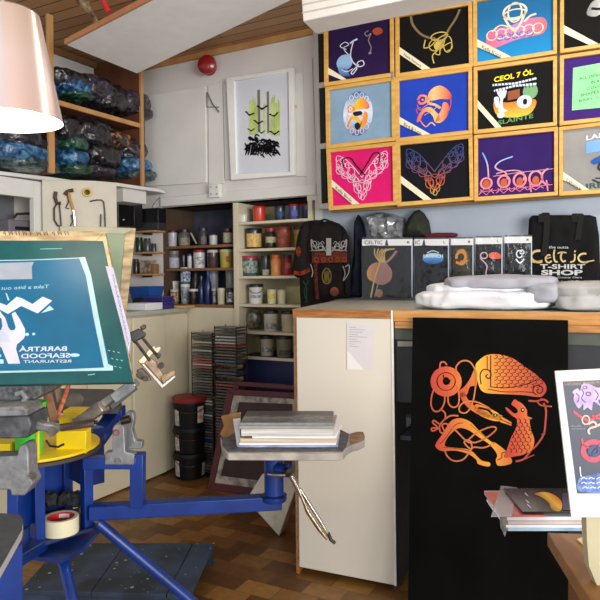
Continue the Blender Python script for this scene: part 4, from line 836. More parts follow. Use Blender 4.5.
# white ribbed light fitting at the ceiling
FPl = Plane(D(305, 20, 2.85), ND)
lf = thing('light_fitting', 'white ribbed ceiling light fitting at the top right of the wall', 'light fitting', FPl.hit(302, 10))
MB().hexa(quad_plane(FPl, [(301, -8), (470, -44), (470, -14), (303, 21.5)]), -ND * .16).build('housing', M('fitting_white', (236, 232, 224), .5, var=.02), lf, bevel=.004)
for i in range(2): y = 4 + i * 8; MB().hexa(quad_plane(FPl.off(.003), [(302, y), (470, y - 35.5), (470, y - 34), (302, y + 1.5)]), -ND * .0029).build('rib', M('rib_grey', (196, 190, 182), .5), lf)
# tilted white board hanging under the ceiling
A_, B_ = HZ(66.5, 45, 2.56), HZ(137, 73.5, 2.56); TP = plane3(A_, B_, A_ + U * math.cos(.12) + Zv * math.sin(.12))
hb = thing('hanging_board', 'large white board with wooden edge hanging tilted below the ceiling', 'board', A_)
cs = [TP.hit(66.5, 45), TP.hit(137, 73.5), TP.hit(325, -16), TP.hit(188, -18)]
upn = Vector((-math.sin(.12) * U.x, -math.sin(.12) * U.y, math.cos(.12)))
MB().prism([c + upn * .001 for c in cs], upn * .02).build('white_face', M('board_white', (246, 246, 246), .5, var=.02), hb)
d1 = (cs[0] - cs[3]).normalized(); d2 = (cs[0] - cs[1]).normalized()
MB().prism([cs[3], cs[0], cs[0] + d2 * .014, cs[3] + d2 * .014], upn * .028).build('wood_edge', M('edge_tan', (190, 132, 92), .55), hb)
# strap and dried bunch on the ceiling
t = MB().tube([D(102, -8, 2.9), D(104, 3, 2.9), D(109, 12, 2.9)], .012); tag(t.build('red_strap', M('red_strap', (190, 30, 34), .6)), 'red strap dangling from the ceiling above the white board', 'strap')
t = MB().puffy([(72, -4), (90, -6), (90, 4), (94, 12), (98, 20), (94, 24), (90, 14), (82, 10), (78, 4)], Plane(D(85, 5, 3.0), (0, -1, 0)), .03, 3, .01, 20)
tag(t.build('dried_bunch', M('dried_brown', (84, 62, 46), .8, col2=(150, 128, 100), scale=30)), 'dark brown dried bunch hanging from the ceiling beside the red strap', 'ornament')
# ================================================================ COUNTER
p0, p1 = HZ(294.6, 566, .03), HZ(392.5, 585, .03); uc = (p1 - p0).normalized(); nc = Vector((uc.y, -uc.x, 0))
if nc.dot(EYE - p0) < 0: nc = -nc
CP = Plane(p0, nc); CT = CP.hit(343, 309.7).z
def CU(px, off, z): q = CP.off(off).hit(px, 400); return Vector((q.x, q.y, z))
c_l, c_m, c_r = CU(294.3, 0, 0), CU(393, 0, 0), CU(680, 0, 0)
bk_l = Bp(-.006).hit(343, 298); bk_l.z = CT; bk_r = bk_l + U * 2.3; 
ct = thing('counter', 'wide shop counter with cream end panel, pale top and wooden front edge', 'counter', c_l)
def flat(v, z): return Vector((v.x, v.y, z))
MB().prism([flat(c_l, CT - .03), flat(c_r, CT - .03), flat(bk_r, CT - .03), flat(bk_l, CT - .03)], Zv * .03).build('counter_top', M('laminate_grey', (196, 200, 184), .3, var=.05, scale=8), ct)
MB().prism([flat(c_l, CT - .034), flat(c_m, CT - .034) - uc * .006, flat(c_m, CT - .034) - uc * .006 + nc * .006, flat(c_l, CT - .034) + nc * .006], Zv * .0345).build('wood_edge', oakdark, ct)
MB().prism([flat(c_m, CT - .045) + uc * .008, flat(c_r, CT - .045), flat(c_r, CT - .045) + nc * .008, flat(c_m, CT - .045) + uc * .008 + nc * .008], Zv * .0455).build('wood_edge', M('edge_honey', (196, 134, 66), .45, col2=(214, 156, 88), scale=9, stretch=(1, 1, 9)), ct, bevel=.002)
MB().prism([flat(c_m, CT - .072) + uc * .012, flat(c_r, CT - .072), flat(c_r, CT - .072) + nc * .003, flat(c_m, CT - .072) + uc * .012 + nc * .003], Zv * .026).build('lower_batten', M('edge_honey2', (176, 116, 56), .45, col2=(206, 150, 84), scale=9, stretch=(1, 1, 9)), ct)
MB().prism([flat(c_l, .03), flat(c_m, .03) - uc * .004, flat(c_m, .03) - uc * .004 - nc * .02, flat(c_l, .03) - nc * .02], Zv * (CT - .065)).build('end_panel', M('end_panel_cream', (226, 219, 204), .45, var=.015, scale=3), ct, bevel=.002)
MB().prism([flat(c_m, .03) - uc * .003, flat(c_m, .03) + uc * .006, flat(c_m, .03) + uc * .006 + nc * .004, flat(c_m, .03) - uc * .003 + nc * .004], Zv * (CT - .031)).build('corner_strip', M('strip_white', (236, 234, 226), .4), ct)
MB().prism([flat(c_l, .0), flat(c_l, .0) + uc * .016, flat(bk_l, .0) + uc * .016, flat(bk_l, .0)], Zv * (CT - .035)).build('side_panel', oakdark, ct)
MB().prism([flat(c_m, .0) - uc * .02 - nc * .03, flat(c_m, 0) - uc * .005 - nc * .03, flat(c_m, 0) - uc * .005 - nc * .62, flat(c_m, 0) - uc * .02 - nc * .62], Zv * (CT - .035)).build('side_panel', M('charcoal_side', (66, 62, 58), .7), ct)
MB().prism([flat(c_m, .0) - nc * .62, flat(c_r, 0) - nc * .62, flat(c_r, 0) - nc * .64, flat(c_m, 0) - nc * .64], Zv * (CT - .035)).build('back_panel', charcoal, ct)
zr = CP.off(-.03).hit(580, 345).z
MB().prism([flat(c_m, zr) - nc * .03, flat(c_r, zr) - nc * .03, flat(c_r, zr) - nc * .05, flat(c_m, zr) - nc * .05], Zv * (CT - .033 - zr)).build('front_rail', greygreen, ct)
zq = CP.off(-.04).hit(400, 402).z
MB().prism([flat(c_m, zq) - nc * .04, flat(c_r, zq) - nc * .04, flat(c_r, zq) - nc * .06, flat(c_m, zq) - nc * .06], Zv * (zr - zq - .001)).build('drawer_front', charcoal, ct)
MB().hexa(quad_plane(CP.off(-.028), [(397.5, 341.2), (415, 341.5), (415, 346.5), (397.5, 346.5)]), -nc * .001).build('label_strip', M('strip_card', (150, 150, 138), .6), ct)
zs_ = CP.off(-.3).hit(400, 428).z
MB().prism([flat(c_m, zs_) - nc * .1, flat(c_r, zs_) - nc * .1, flat(c_r, zs_) - nc * .618, flat(c_m, zs_) - nc * .618], Zv * .018).build('inner_shelf', M('shelf_bluegrey', (84, 90, 102), .6), ct)
# stored things in the counter
q = CU(404.5, -.3, 0.004); hT = CP.off(-.3).hit(404, 442).z
t = thing('cardboard_tube', 'brown cardboard tube with yellow band standing in the gap left of black panel', 'tube', q)
MB().lathe([(.022, 0), (.022, hT - .004)], q, n=20).build('tube_body', M('cardboard', (116, 84, 56), .75), t)
yb = CP.off(-.3).hit(404, 546).z; MB().lathe([(.0226, yb), (.0226, yb + .05)], Vector((q.x, q.y, 0)), n=20).build('tape_band', M('tape_yellow', (150, 120, 60), .5), t)
MB().lathe([(.0226, hT - .06), (.0226, hT - .03)], Vector((q.x, q.y, 0)), n=20).build('end_band', M('band_grey', (120, 112, 100), .6), t)
q = CU(401, -.25, zs_ + .019)
tag(MB().soft(q + Zv * .03, uc * .05, nc * .04, Zv * .03, .7, .008, 22, 5, sharp=True).build('crumpled_bag', M('grey_clear', (150, 152, 154), .3, col2=(90, 92, 96), scale=30)), 'crumpled grey plastic on the inner counter shelf left of the black panel', 'plastic bag')
# receipt style paper taped on the end panel
nt_ = MB().hexa(quad_plane(CP.off(.003), [(347, 323), (374, 325.5), (371.8, 370.3), (346.8, 369.5)]), -nc * .001)
no = tag(nt_.build('paper_note', M('note_paper', (222, 216, 218), .6, var=.02)), 'small printed white note taped to the cream counter panel', 'note')
g = Ink(CP.off(.0035), 0)
for i in range(9): y = 327 + i * 2.4; g.line([(349, y), (349 + [7, 16, 14, 9, 18, 8, 12, 6, 9][i], y + .6)], .5, smooth=False)
g.build('print_lines', M('faint_print', (170, 164, 172), .6), no)
g = Ink(CP.off(.0038), 0); g.poly([(347, 350), (347, 369.5), (364, 370)]); g.build('folded_corner', M('note_white', (240, 236, 232), .6, var=.01), no)
# big black printed panel leaning on the counter
pa = CP.off(.035).hit(412.7, 317.3); pb_ = CP.off(.035).hit(568, 320.2); BPl = plane3(pa, pb_, flat(pa, 0) + nc * .14)
def BZ(x):   # lower corner where the panel stands on the floor
    lo, hi = 450, 900
    for _ in range(40):
        m = (lo + hi) / 2
        if BPl.hit(x, m).z > .002: lo = m
        else: hi = m
    return BPl.hit(x, lo)
bl_, br_ = BZ(407.6), BZ(568)
bpnl = thing('printed_panel', 'tall black board with orange and yellow bird and beast design leaning on counter', 'panel', bl_)
MB().hexa([pa, pb_, br_, bl_], -BPl.n * .016).build('board', blackmat, bpnl, bevel=.001)
Tz = lambda x, y: (420 + x / 4.286, 340 + y / 4.286)
def bk(k=1): return Ink(BPl, .0008 * k, Tz)
wing = ramp_mat('wing_gold_red', [(0, (240, 190, 56)), (.2, (236, 150, 48)), (.5, (214, 104, 44)), (1, (176, 52, 36))], axis=0, rough=.6)
redo = ramp_mat('red_orange', [(0, (190, 58, 44)), (.5, (206, 78, 40)), (1, (224, 122, 44))], axis=0, rough=.6)
thin = ramp_mat('thin_lines', [(0, (190, 70, 44)), (.6, (212, 122, 60)), (1, (200, 90, 50))], axis=0, rough=.6)
body_ = ramp_mat('body_fade', [(0, (196, 60, 44)), (.35, (222, 122, 40)), (.7, (240, 166, 46)), (1, (214, 110, 44))], axis=0, rough=.6)
g = bk(); g.blob([(245, 95), (285, 65), (340, 62), (400, 80), (450, 115), (500, 150), (535, 185), (542, 215), (525, 240), (500, 244), (440, 236), (360, 232), (290, 228), (262, 215), (248, 180), (240, 140), (238, 115)]); g.build('wing_print', wing, bpnl)
g = bk(2); black_line = M('outline_black', (14, 12, 10), .7)
g.line([(303, 66), (303, 200)], 4, smooth=False); g.line([(288, 68), (288, 130)], 3, smooth=False)
for r_i in range(9):
    y = 72 + r_i * 15.5
    for c_i in range(8):
        x = 308 + c_i * 26 + (13 if r_i % 2 else 0)
        if x + 22 > 300 + 245 - abs(0) and True: continue
        lim = 62 + max(0, (x - 340)) * .42
        if y < lim or y > 200 - max(0, x - 330) * .02: continue
        g.ring(x + 12, y, 12, 7.5, 2.6, -80, 100, 8)
g.line([(300, 200), (360, 205), (430, 196), (480, 180), (505, 165)], 3.5); g.line([(290, 210), (360, 222), (440, 222), (490, 226)], 3)
g.line([(262, 190), (258, 150), (270, 128), (295, 130), (305, 150), (295, 165), (282, 156), (290, 147)], 4.5); g.line([(500, 236), (485, 222), (490, 200), (510, 195), (526, 208), (520, 226), (505, 226), (502, 214), (512, 210)], 4)
g.build('wing_outline', black_line, bpnl)
g = bk(); g.ring(112, 178, 54, 52, 26); g.ring(112, 176, 26, 28, 22); g.build('spiral_print', redo, bpnl)
g = bk(); g.blob([(235, 125), (245, 190), (215, 200), (200, 235), (175, 245), (165, 220), (190, 200), (215, 165)]); g.line([(180, 225), (195, 260), (225, 290), (270, 315), (310, 325), (350, 335)], 24); g.blob([(240, 275), (290, 290), (340, 318), (350, 345), (310, 345), (260, 325), (235, 300)]); g.poly([(330, 318), (392, 352), (392, 368), (375, 362), (345, 352)]); g.build('neck_print', body_, bpnl)
g = bk(2); g.line([(250, 290), (290, 300), (310, 318)], 9); g.oval(323, 322, 9, 7); g.line([(345, 340), (388, 360)], 3, smooth=False); g.line([(100, 150), (108, 175), (128, 172), (122, 190)], 5); g.ring(112, 178, 40, 38, 3); g.build('neck_outline', black_line, bpnl)
g = bk(3); g.oval(323, 322, 3.5, 3); g.build('eye', M('eye_cream', (230, 210, 160), .6), bpnl)
g = bk(4)
for L in [[(85, 130), (88, 98), (105, 95), (115, 108)], [(160, 150), (155, 115), (180, 90), (215, 95), (240, 140), (238, 200), (225, 270), (200, 310), (172, 308), (170, 285), (195, 265), (240, 265), (285, 285), (305, 300)], [(62, 205), (50, 240), (48, 280), (62, 305), (88, 300), (105, 265), (105, 230)], [(120, 235), (122, 270), (140, 288), (162, 280), (168, 245), (160, 200)],
          [(85, 295), (105, 310), (108, 335), (85, 365), (88, 395), (105, 395), (95, 365), (115, 360), (150, 385), (195, 430), (220, 445), (218, 468), (190, 440), (205, 428), (235, 440), (290, 415), (325, 385), (318, 372), (285, 378), (240, 400), (205, 430)], [(82, 360), (60, 345), (55, 355), (75, 375), (50, 378), (55, 390), (85, 375)], [(100, 345), (130, 325), (165, 325)],
          [(105, 462), (115, 495), (145, 518), (185, 512), (212, 480), (230, 460), (270, 462), (305, 450)]]: g.line(L, 6.5)
g.build('knot_lines', thin, bpnl)
g = bk(2); g.blob([(70, 440), (95, 405), (130, 350), (170, 335), (215, 350), (250, 385), (300, 430), (330, 445), (372, 480), (395, 520), (375, 535), (335, 538), (325, 515), (330, 490), (300, 450), (250, 415), (205, 385), (165, 378), (130, 405), (112, 430), (108, 455), (150, 462), (215, 472), (262, 515), (298, 525), (295, 542), (250, 532), (240, 512), (205, 488), (150, 474), (95, 476), (68, 460)]); g.build('body_print', body_, bpnl)
g = bk(3); g.line([(330, 515), (350, 505), (352, 485), (370, 480)], 3); g.line([(85, 445), (110, 420), (150, 365), (185, 355)], 2.5); g.line([(100, 460), (160, 466), (210, 476)], 2); g.line([(215, 360), (260, 400), (320, 445)], 2); g.build('body_outline', black_line, bpnl)
g = bk(3); g.blob([(395, 325), (370, 300), (368, 288), (380, 295), (405, 315), (420, 305), (410, 290), (392, 275), (405, 255), (420, 262), (440, 275), (458, 300), (460, 325), (480, 335), (470, 345), (475, 380), (490, 430), (478, 470), (440, 492), (400, 500), (372, 505), (360, 500), (372, 470), (390, 420), (410, 380), (415, 340)]); g.build('lion_print', redo, bpnl)
g = bk(4); g.oval(440, 300, 8, 9); rr = random.Random(5)
for i in range(9):
    for j in range(4):
        x, y = 400 + j * 22 + (10 if i % 2 else 0) - i * 2, 345 + i * 16
        if x < 478: g.line([(x, y - 8), (x + 10, y), (x + 4, y + 12)], 2.6)
g.build('lion_outline', black_line, bpnl)
g = bk(5); g.oval(441, 299, 3.5, 4); g.build('eye', MATS['eye_cream'], bpnl)
g = bk(2); g.line([(478, 470), (500, 450), (530, 405), (538, 350), (540, 300), (530, 270)], 8); g.line([(465, 260), (500, 262), (530, 255), (550, 268)], 8); g.line([(500, 262), (520, 280), (565, 285)], 6); g.line([(510, 262), (520, 250)], 5); g.line([(410, 520), (445, 510), (478, 470)], 8); g.line([(445, 512), (490, 492)], 4); g.line([(520, 405), (538, 400)], 5); g.build('tail_print', M('tail_red', (176, 66, 44), .6), bpnl)
# ================================================================ ON AND BEHIND THE COUNTER
BKP = Plane(flat(bk_l, 0), nc)
PK_ = Bp(-.15)           # packets stand along this line
film = film_mat()
pk_m = [M('shirt_charcoal', (20, 20, 24), .75, bump=.3), M('shirt_navy', (12, 13, 26), .75, bump=.3), M('shirt_olive', (48, 46, 30), .75, bump=.3), M('shirt_navyblack', (13, 13, 22), .75, bump=.3), M('shirt_black', (10, 10, 11), .75, bump=.3)]
pq = [(361.5, 413, 237.5, 0), (413.8, 449.5, 237.5, 1), (450.3, 474, 237, 2), (474.8, 503, 236, 3), (503.8, 532.5, 235, 4)]
pd = ['widest clear packet with a charcoal shirt showing a fiddle print', 'clear packet with navy shirt and blue oval print, right of the fiddle packet', 'narrow clear packet with olive shirt and round orange print',
      'clear packet with navy shirt and pink orange bird print', 'clear packet with black shirt and small white print beside the tote bag']
for (x0, x1, y0, k) in pq:
    pl = PK_.off(-.004 * k); yb_ = 0
    lo, hi = 280, 320
    for _ in range(30):
        m = (lo + hi) / 2
        if pl.hit(x0, m).z > CT + .002: lo = m
        else: hi = m
    yb_ = lo; t = thing('shirt_packet', pd[k], 'packaged shirt', pl.hit(x0, yb_), 'packaged shirts standing on the counter')
    q = [(x0, y0), (x1, y0 - .3), (x1, yb_ - .5), (x0, yb_ - .3)]; th_ = .026
    MB().puffy([(x0 + 1, y0 + 7), (x1 - 1, y0 + 6.7), (x1 - 1, yb_ - 1.5), (x0 + 1, yb_ - 1.2)], pl.off(-th_), .02, 3, .006, 14, 3, k * 5).build('folded_shirt', pk_m[k], t)
    hdr = MB().hexa(quad_plane(pl, [(x0 + .6, y0 + 1.8), (x1 - .6, y0 + 1.5), (x1 - .6, y0 + 8), (x0 + .6, y0 + 8.2)]), -nc * .001).build('header_card', M('card_white', (230, 230, 232), .5, var=.01), t)
    g = Ink(pl, .0006)
    if k < 2:
        if k == 0: g.text('CELTIC', (x0 + 3, y0 + 3), (x0 + 21, y0 + 3), (x0 + 3, y0 + 6.8), .01)
        else: g.text('IC', (x0 + 1.5, y0 + 3), (x0 + 6, y0 + 3), (x0 + 1.5, y0 + 6.8), .01)
        bx = x0 + (25 if k == 0 else 10); g.poly([(bx - 1.6, y0 + 8), (bx - .6, y0 + 3), (bx + .6, y0 + 1.8), (bx + 1, y0 + 4), (bx + 1.8, y0 + 8)])
        g.line([(x0 + 2, y0 + 8.6), (x0 + 12, y0 + 8.0), (x0 + 24, y0 + 9), (x1 - 1, y0 + 8.2)], .5)
    g.text('L' if k % 2 else 'M', (x1 - 6, y0 + 3.5), (x1 - 4, y0 + 3.5), (x1 - 6, y0 + 6), .01)
    g.build('card_print', M('card_ink', (40, 40, 44), .5), hdr)
    g = Ink(pl, .0006); g.line([(x0 + 1, y0 + .9), (x1 - 1, y0 + .7)], 1.2, smooth=False); g.build('seal_strip', M('seal_dark', (60, 60, 64), .4), t)
    fl_ = MB().hexa(quad_plane(pl.off(.003), q), -nc * .0008).build('clear_sleeve', film, t)
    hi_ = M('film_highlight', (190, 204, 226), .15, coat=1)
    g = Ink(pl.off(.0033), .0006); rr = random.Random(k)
    xx = x1 - 1.1; g.poly([(xx - .5, y0 + 8), (xx + .6, y0 + 8), (xx + .5, yb_ - 3), (xx - .3, yb_ - 3)])  # pale strip painted as a highlight down the film's right edge
    g.build('film_glint', hi_, t)
    g = Ink(pl.off(.0008), .0003)
    if k == 0:
        TT = lambda x, y: (355 + x / 6, 205 + y / 6); g.tr = TT
        g.blob([(125, 345), (90, 365), (72, 400), (78, 440), (105, 460), (140, 475), (175, 478), (215, 450), (222, 400), (200, 360), (178, 345)]); g.oval(145, 530, 22, 26)
        g.build('fiddle_print', ramp_mat('fiddle_fade', [(0, (196, 140, 80)), (.5, (150, 98, 80)), (1, (150, 110, 100))], axis=0, rough=.6), t)
        g = Ink(pl.off(.0008), .0008, TT); [g.line([(150 + i * 6, 345), (120 + i * 12, 300 - i * 4), (118 + i * 24, 262)], 7) for i in range(6)]; g.line([(150, 345), (118, 440), (95, 555)], 9); g.build('straw_print', M('straw', (186, 158, 96), .7), t)
        g = Ink(pl.off(.0008), .001, TT); g.line([(190, 340), (150, 430), (118, 555)], 7); [g.line([(165 + i * 7, 360), (140 + i * 7, 440)], 1.5, smooth=False) for i in range(4)]; g.build('bow_print', M('bow_grey', (130, 124, 150), .6), t)
        g = Ink(pl.off(.0008), .001, TT); g.line([(250, 275), (215, 320), (185, 345)], 14); g.build('grain_print', M('grain_pink', (150, 112, 100), .7), t)
    if k == 1:
        g.oval(433, 258.5, 10.5, 5.5); g.build('oval_print', ramp_mat('oval_blue', [(0, (30, 60, 150)), (.6, (60, 150, 210)), (1, (180, 220, 240))], axis=2, rough=.6), t)
        g = Ink(pl.off(.0008), .0008); g.text('LAHINCH', (423.5, 254.2), (443, 254.2), (423.5, 257.8), .02); g.line([(427, 252.8), (433, 250.8), (439, 252.8)], .8); g.build('lettering', M('print_white3', (220, 226, 236), .7), t)
    if k == 2:
        g.ring(461, 257, 4.5, 5, 2.6, -200, 100); g.line([(457, 252), (463, 250), (466, 254)], 2); g.line([(456, 262), (462, 264), (467, 260)], 2.6); g.build('round_print', M('orange_round', (206, 132, 50), .6), t)
    if k == 3:
        g.ring(484, 255.5, 3.4, 3, 1.1); g.line([(480, 258), (484, 262), (487, 266), (486, 274), (489, 281)], 1); g.build('bird_print', M('print_rose', (206, 180, 190), .6), t)
        g = Ink(pl.off(.0008), .0008); g.blob([(489, 254), (494, 252), (500, 254), (501, 258), (496, 259), (490, 258)]); g.build('wing_print', M('print_flame', (220, 90, 60), .6), t)
    if k == 4:
        g.ring(519.5, 254, 3, 3.6, 1.3, 30, 330); g.line([(516, 259), (520, 263), (524, 259)], 1.4); g.ring(522, 252, 2, 2, .9); g.build('knot_print', M('print_white3', (220, 226, 236), .7), t)
# tote bag
TPn = PK_.off(-.07)
t = thing('tote_bag', 'large black tote bag with gold and white lettering behind the shirt packets', 'tote bag', TPn.hit(560, 290))
MB().puffy([(529, 219), (532, 215.5), (550, 215), (590, 215), (596, 217), (599, 235), (600, 262), (606, 300), (526, 300), (527, 260), (528, 235)], TPn, .025, 3, .008, 12, 4).build('bag_body', M('black_canvas', (17, 17, 18), .85, var=.2, bump=.2), t)
for xs in ([(541, 222), (541.5, 215), (544, 213.6), (547, 215), (546, 240), (543.5, 256)], [(575, 222), (574.5, 215), (577, 213.4), (581, 215), (580, 225), (578, 240)]):
    pts = Ink(TPn, 0).sm(xs, 5); m_ = MB(); P = []
    for i, (x, y) in enumerate(pts): P += [TPn.off(.03).hit(x - 3, y), TPn.off(.03).hit(x + 3, y), TPn.off(.034).hit(x + 3, y), TPn.off(.034).hit(x - 3, y)]
    n_ = len(pts); m_.add(P, [(4 * i + a, 4 * i + (a + 1) % 4, 4 * i + 4 + (a + 1) % 4, 4 * i + 4 + a) for i in range(n_ - 1) for a in range(4)] + [(0, 1, 2, 3), tuple(4 * n_ - 4 + i for i in range(4))]); m_.build('handle', M('black_webbing', (26, 26, 27), .7), t)
TG = lambda x, y: (525 + x / 6.32, 205 + y / 6.32)
g = Ink(TPn.off(.032), 0, TG); gold = M('gold_lettering', (206, 180, 122), .5, var=.1)
g.ring(85, 325, 46, 36, 15, 60, 285); g.line([(35, 350), (60, 362), (110, 350)], 8)      # C
g.ring(150, 340, 20, 24, 10, 30, 300); g.line([(130, 340), (165, 330)], 6)                # e
g.line([(188, 282), (182, 310), (188, 352), (206, 360)], 11)                               # l
g.line([(206, 306), (230, 298), (262, 302)], 8); g.line([(234, 298), (226, 330), (238, 356), (258, 352)], 11)   # t
g.line([(315, 310), (312, 350), (285, 362)], 10); g.oval(316, 293, 6, 6)                   # i
g.ring(375, 335, 38, 28, 12, 50, 290); g.line([(375, 362), (410, 355), (438, 350)], 7)     # c
g.build('gold_lettering', gold, t)
g = Ink(TPn.off(.032), 0, TG); wl = M('pale_lettering', (196, 198, 200), .5)
g.text('the outta', (150, 258), (275, 258), (150, 275), .005); g.text('T-SHIRT', (95, 374), (380, 374), (95, 404), .025); g.text('SHOP', (102, 410), (365, 410), (102, 444), .04)
g.text('Lahinch, County Clare', (108, 452), (360, 452), (108, 466), .004); g.build('lettering', wl, t)
g = Ink(TPn.off(.032), 0, TG); g.text('celticshirts.com', (92, 474), (375, 476), (92, 495), .01); g.build('web_lettering', M('dim_lettering', (130, 136, 144), .5), t)
# long sleeved shirt on a hanger
SP = Bp(-.1)
t = thing('hanging_shirt', 'brown black long sleeved shirt with orange and white print on a hanger', 'shirt', SP.hit(330, 306))
dkb = M('shirt_brownblack', (27, 22, 21), .85, var=.12, bump=.2)
TS = lambda x, y: (290 + x / 5.45, 200 + y / 5.45)
MB().puffy([TS(*p_) for p_ in [(110, 112), (150, 108), (185, 118), (225, 112), (270, 130), (305, 165), (320, 200), (328, 300), (330, 420), (322, 535), (250, 540), (190, 560), (180, 640), (60, 640), (55, 500), (50, 400), (90, 300), (85, 200), (70, 140)]], SP, .05, 2.6, .026, 11, 7).build('shirt_body', dkb, t)
MB().puffy([TS(*p_) for p_ in [(70, 125), (105, 112), (118, 150), (112, 250), (110, 330), (118, 390), (100, 420), (40, 425), (8, 400), (15, 350), (30, 260), (45, 180)]], SP.off(.03), .045, 2.6, .014, 10, 6, 4).build('sleeve', dkb, t)
MB().puffy([TS(*p_) for p_ in [(285, 150), (312, 180), (322, 260), (335, 380), (325, 520), (300, 530), (290, 400), (288, 250)]], SP.off(.03), .035, 2.6, .014, 10, 4, 9).build('sleeve', M('shirt_black2', (22, 20, 22), .85, bump=.2), t)
def si(k=1): return Ink(SP.off(.078 if True else 0), .0006 * k, TS)
g = si(); 
for sg in (-1, 1):
    X = lambda u: 212 + sg * u
    g.line([(X(15), 285), (X(45), 235), (X(70), 265), (X(95), 215), (X(90), 270), (X(50), 275), (X(15), 272)], 5); g.ring(X(80), 240, 14, 16, 4); g.ring(X(45), 262, 12, 11, 4); g.ring(X(64), 250, 8, 10, 3); g.line([(X(25), 240), (X(35), 225), (X(50), 238), (X(60), 225)], 3); g.line([(X(20), 255), (X(30), 268), (X(98), 276)], 4)
g.line([(288, 360), (300, 400), (290, 440), (318, 400), (322, 355), (300, 365)], 4); g.line([(112, 350), (124, 390), (118, 420)], 5)
g.build('white_print', M('tribal_white', (150, 148, 146), .7), t)
g = si(); g.poly([(120, 285), (310, 280), (312, 340), (120, 345)]); g.line([(140, 345), (142, 450), (150, 540)], 18, smooth=False); g.build('band_print', M('rust_band', (104, 42, 26), .8, scale=60, col2=(54, 28, 22)), t)
g = si(2); [g.ring(145 + i * 38, 325, 10, 12, 5) for i in range(5)]; g.build('band_knots', M('rust_light', (130, 58, 34), .7), t)
g = si(2); g.ring(200, 415, 24, 42, 4); [g.line([(180 + i * 9, 385), (190 + i * 5, 415), (180 + i * 10, 450)], 3) for i in range(5)]; g.build('gold_print', M('dull_gold', (130, 112, 50), .7), t)
g = si(2); g.oval(242, 500, 24, 26); g.build('orb_print', ramp_mat('orb_orange', [(0, (50, 24, 14)), (1, (140, 70, 30))], axis=2, rough=.7), t)
g = Ink(SP.off(.082), 0, TS); g.oval(46, 280, 14, 28); g.line([(20, 395), (60, 400), (108, 378)], 22); g.build('sleeve_print', M('sleeve_orange', (140, 56, 28), .7, col2=(70, 26, 18), scale=30), t)
g = Ink(SP.off(.075), 0, TS); g.line([(70, 440), (90, 480), (88, 560)], 6); g.line([(100, 440), (78, 500), (95, 560)], 5); g.build('green_print', M('dark_teal_print', (24, 66, 58), .7), t)
tg = MB().hexa(quad_plane(SP.off(.085), [TS(*p_) for p_ in [(197, 208), (224, 208), (224, 302), (197, 302)]]), -SP.n * .002).build('price_tag', M('tag_grey', (150, 150, 146), .5), t)
tag(MB().tube([SP.off(.025).hit(*TS(*p_)) for p_ in [(90, 140), (150, 118), (190, 106), (230, 120), (290, 150)]], .006, 8).build('coat_hanger', black), 'black coat hanger inside the long sleeved shirt', 'hanger')
# dark jacket, plastic bag, hat and red cloth behind the packets
JP = PK_.off(-.1)
TJ = lambda x, y: (290 + x / 5.45, 200 + y / 5.45)
tag(MB().puffy([TJ(*p_) for p_ in [(370, 78), (385, 90), (400, 130), (412, 190), (408, 300), (400, 420), (405, 530), (320, 532), (330, 440), (345, 300), (348, 180), (355, 110)]], JP, .06, 2.6, .02, 9, 5, 3).build('dark_jacket', M('navy_black', (20, 23, 36), .8, var=.2)), 'dark navy jacket hanging between the long sleeved shirt and the packets', 'jacket')
tag(MB().puffy([(366, 222), (369, 214), (380, 212), (394, 214), (404, 218), (407, 228), (404, 239), (390, 242), (372, 240), (370, 232)], PK_.off(-.11), .07, 2.2, .035, 22, 5, 8).build('plastic_bag', M('cloudy_plastic', (150, 152, 156), .25, col2=(104, 108, 112), scale=26, coat=.8)), 'crumpled translucent grey plastic bag behind the fiddle packet', 'plastic bag')
tag(MB().puffy([(404, 238), (405, 226), (409, 217), (415, 211), (419, 209.5), (424, 213), (429, 221), (431, 232), (431, 239)], PK_.off(-.11), .08, 2.2, .012, 14, 8, 2).build('knitted_hat', M('olive_hat', (50, 52, 44), .9, var=.15)), 'dark olive pointed hat behind the packets', 'hat')
tag(MB().soft(PK_.off(-.07).hit(441, 235.5), uc * .09, nc * .03, Zv * .014, .6, .006, 20, 3).build('red_cloth', M('wine_cloth', (92, 30, 46), .8)), 'wine red cloth showing above the navy shirt packet', 'cloth')
# folded shirts on the counter
def fold(name, x0, x1, y0, y1, d0, d1, m, label, zb, seed, amp=.008, cat='folded shirt'):
    pl = CP.off(-d0); zt = pl.hit((x0 + x1) / 2, (y0)).z; a = flat(CP.off(-d0).hit(x0, 300), 0); b = flat(CP.off(-d0).hit(x1, 300), 0)
    c = (a + b) / 2 - nc * (d1 - d0) / 2; H = max(.012, zt - zb); c.z = zb + H / 2 + amp * .3
    return tag(MB().soft(c, (b - a) / 2, nc * (d1 - d0) / 2, Zv * (H / 2 + .004), .5, amp, 8, seed, 110, 44, True).build(name, m), label, cat, 'folded shirts on the counter top')
ws = M('white_cotton', (228, 228, 232), .85, var=.03, bump=.15); gs = M('grey_cotton', (168, 169, 178), .85, var=.05, bump=.15)
fold('folded_shirt', 412, 552, 293, 311, .03, .42, ws, 'white folded shirt lying lowest at the counter edge', CT + .001, 1, .016)
fold('folded_shirt', 424, 546, 285, 300, .08, .44, ws, 'white folded shirt in the middle of the left counter pile', CT + .046, 2, .016)
fold('folded_shirt', 440, 552, 278.5, 292, .06, .45, gs, 'light grey folded shirt on top of the white ones', CT + .08, 3, .016)
fold('folded_shirt', 526, 560, 286, 303, .04, .3, gs, 'light grey shirt sleeve end hanging over the right of the pile', CT + .03, 6, .012)
fold('folded_shirt', 553, 640, 295, 311, .03, .4, M('offwhite_cotton', (180, 180, 178), .85, var=.05), 'off white folded shirt at the right end of the counter', CT + .001, 4, .012)
fold('folded_shirt', 552, 640, 285, 302, .05, .4, M('offwhite_cotton2', (176, 175, 172), .85, var=.05), 'pale folded shirt topmost at the right end of the counter', CT + .04, 5, .016)
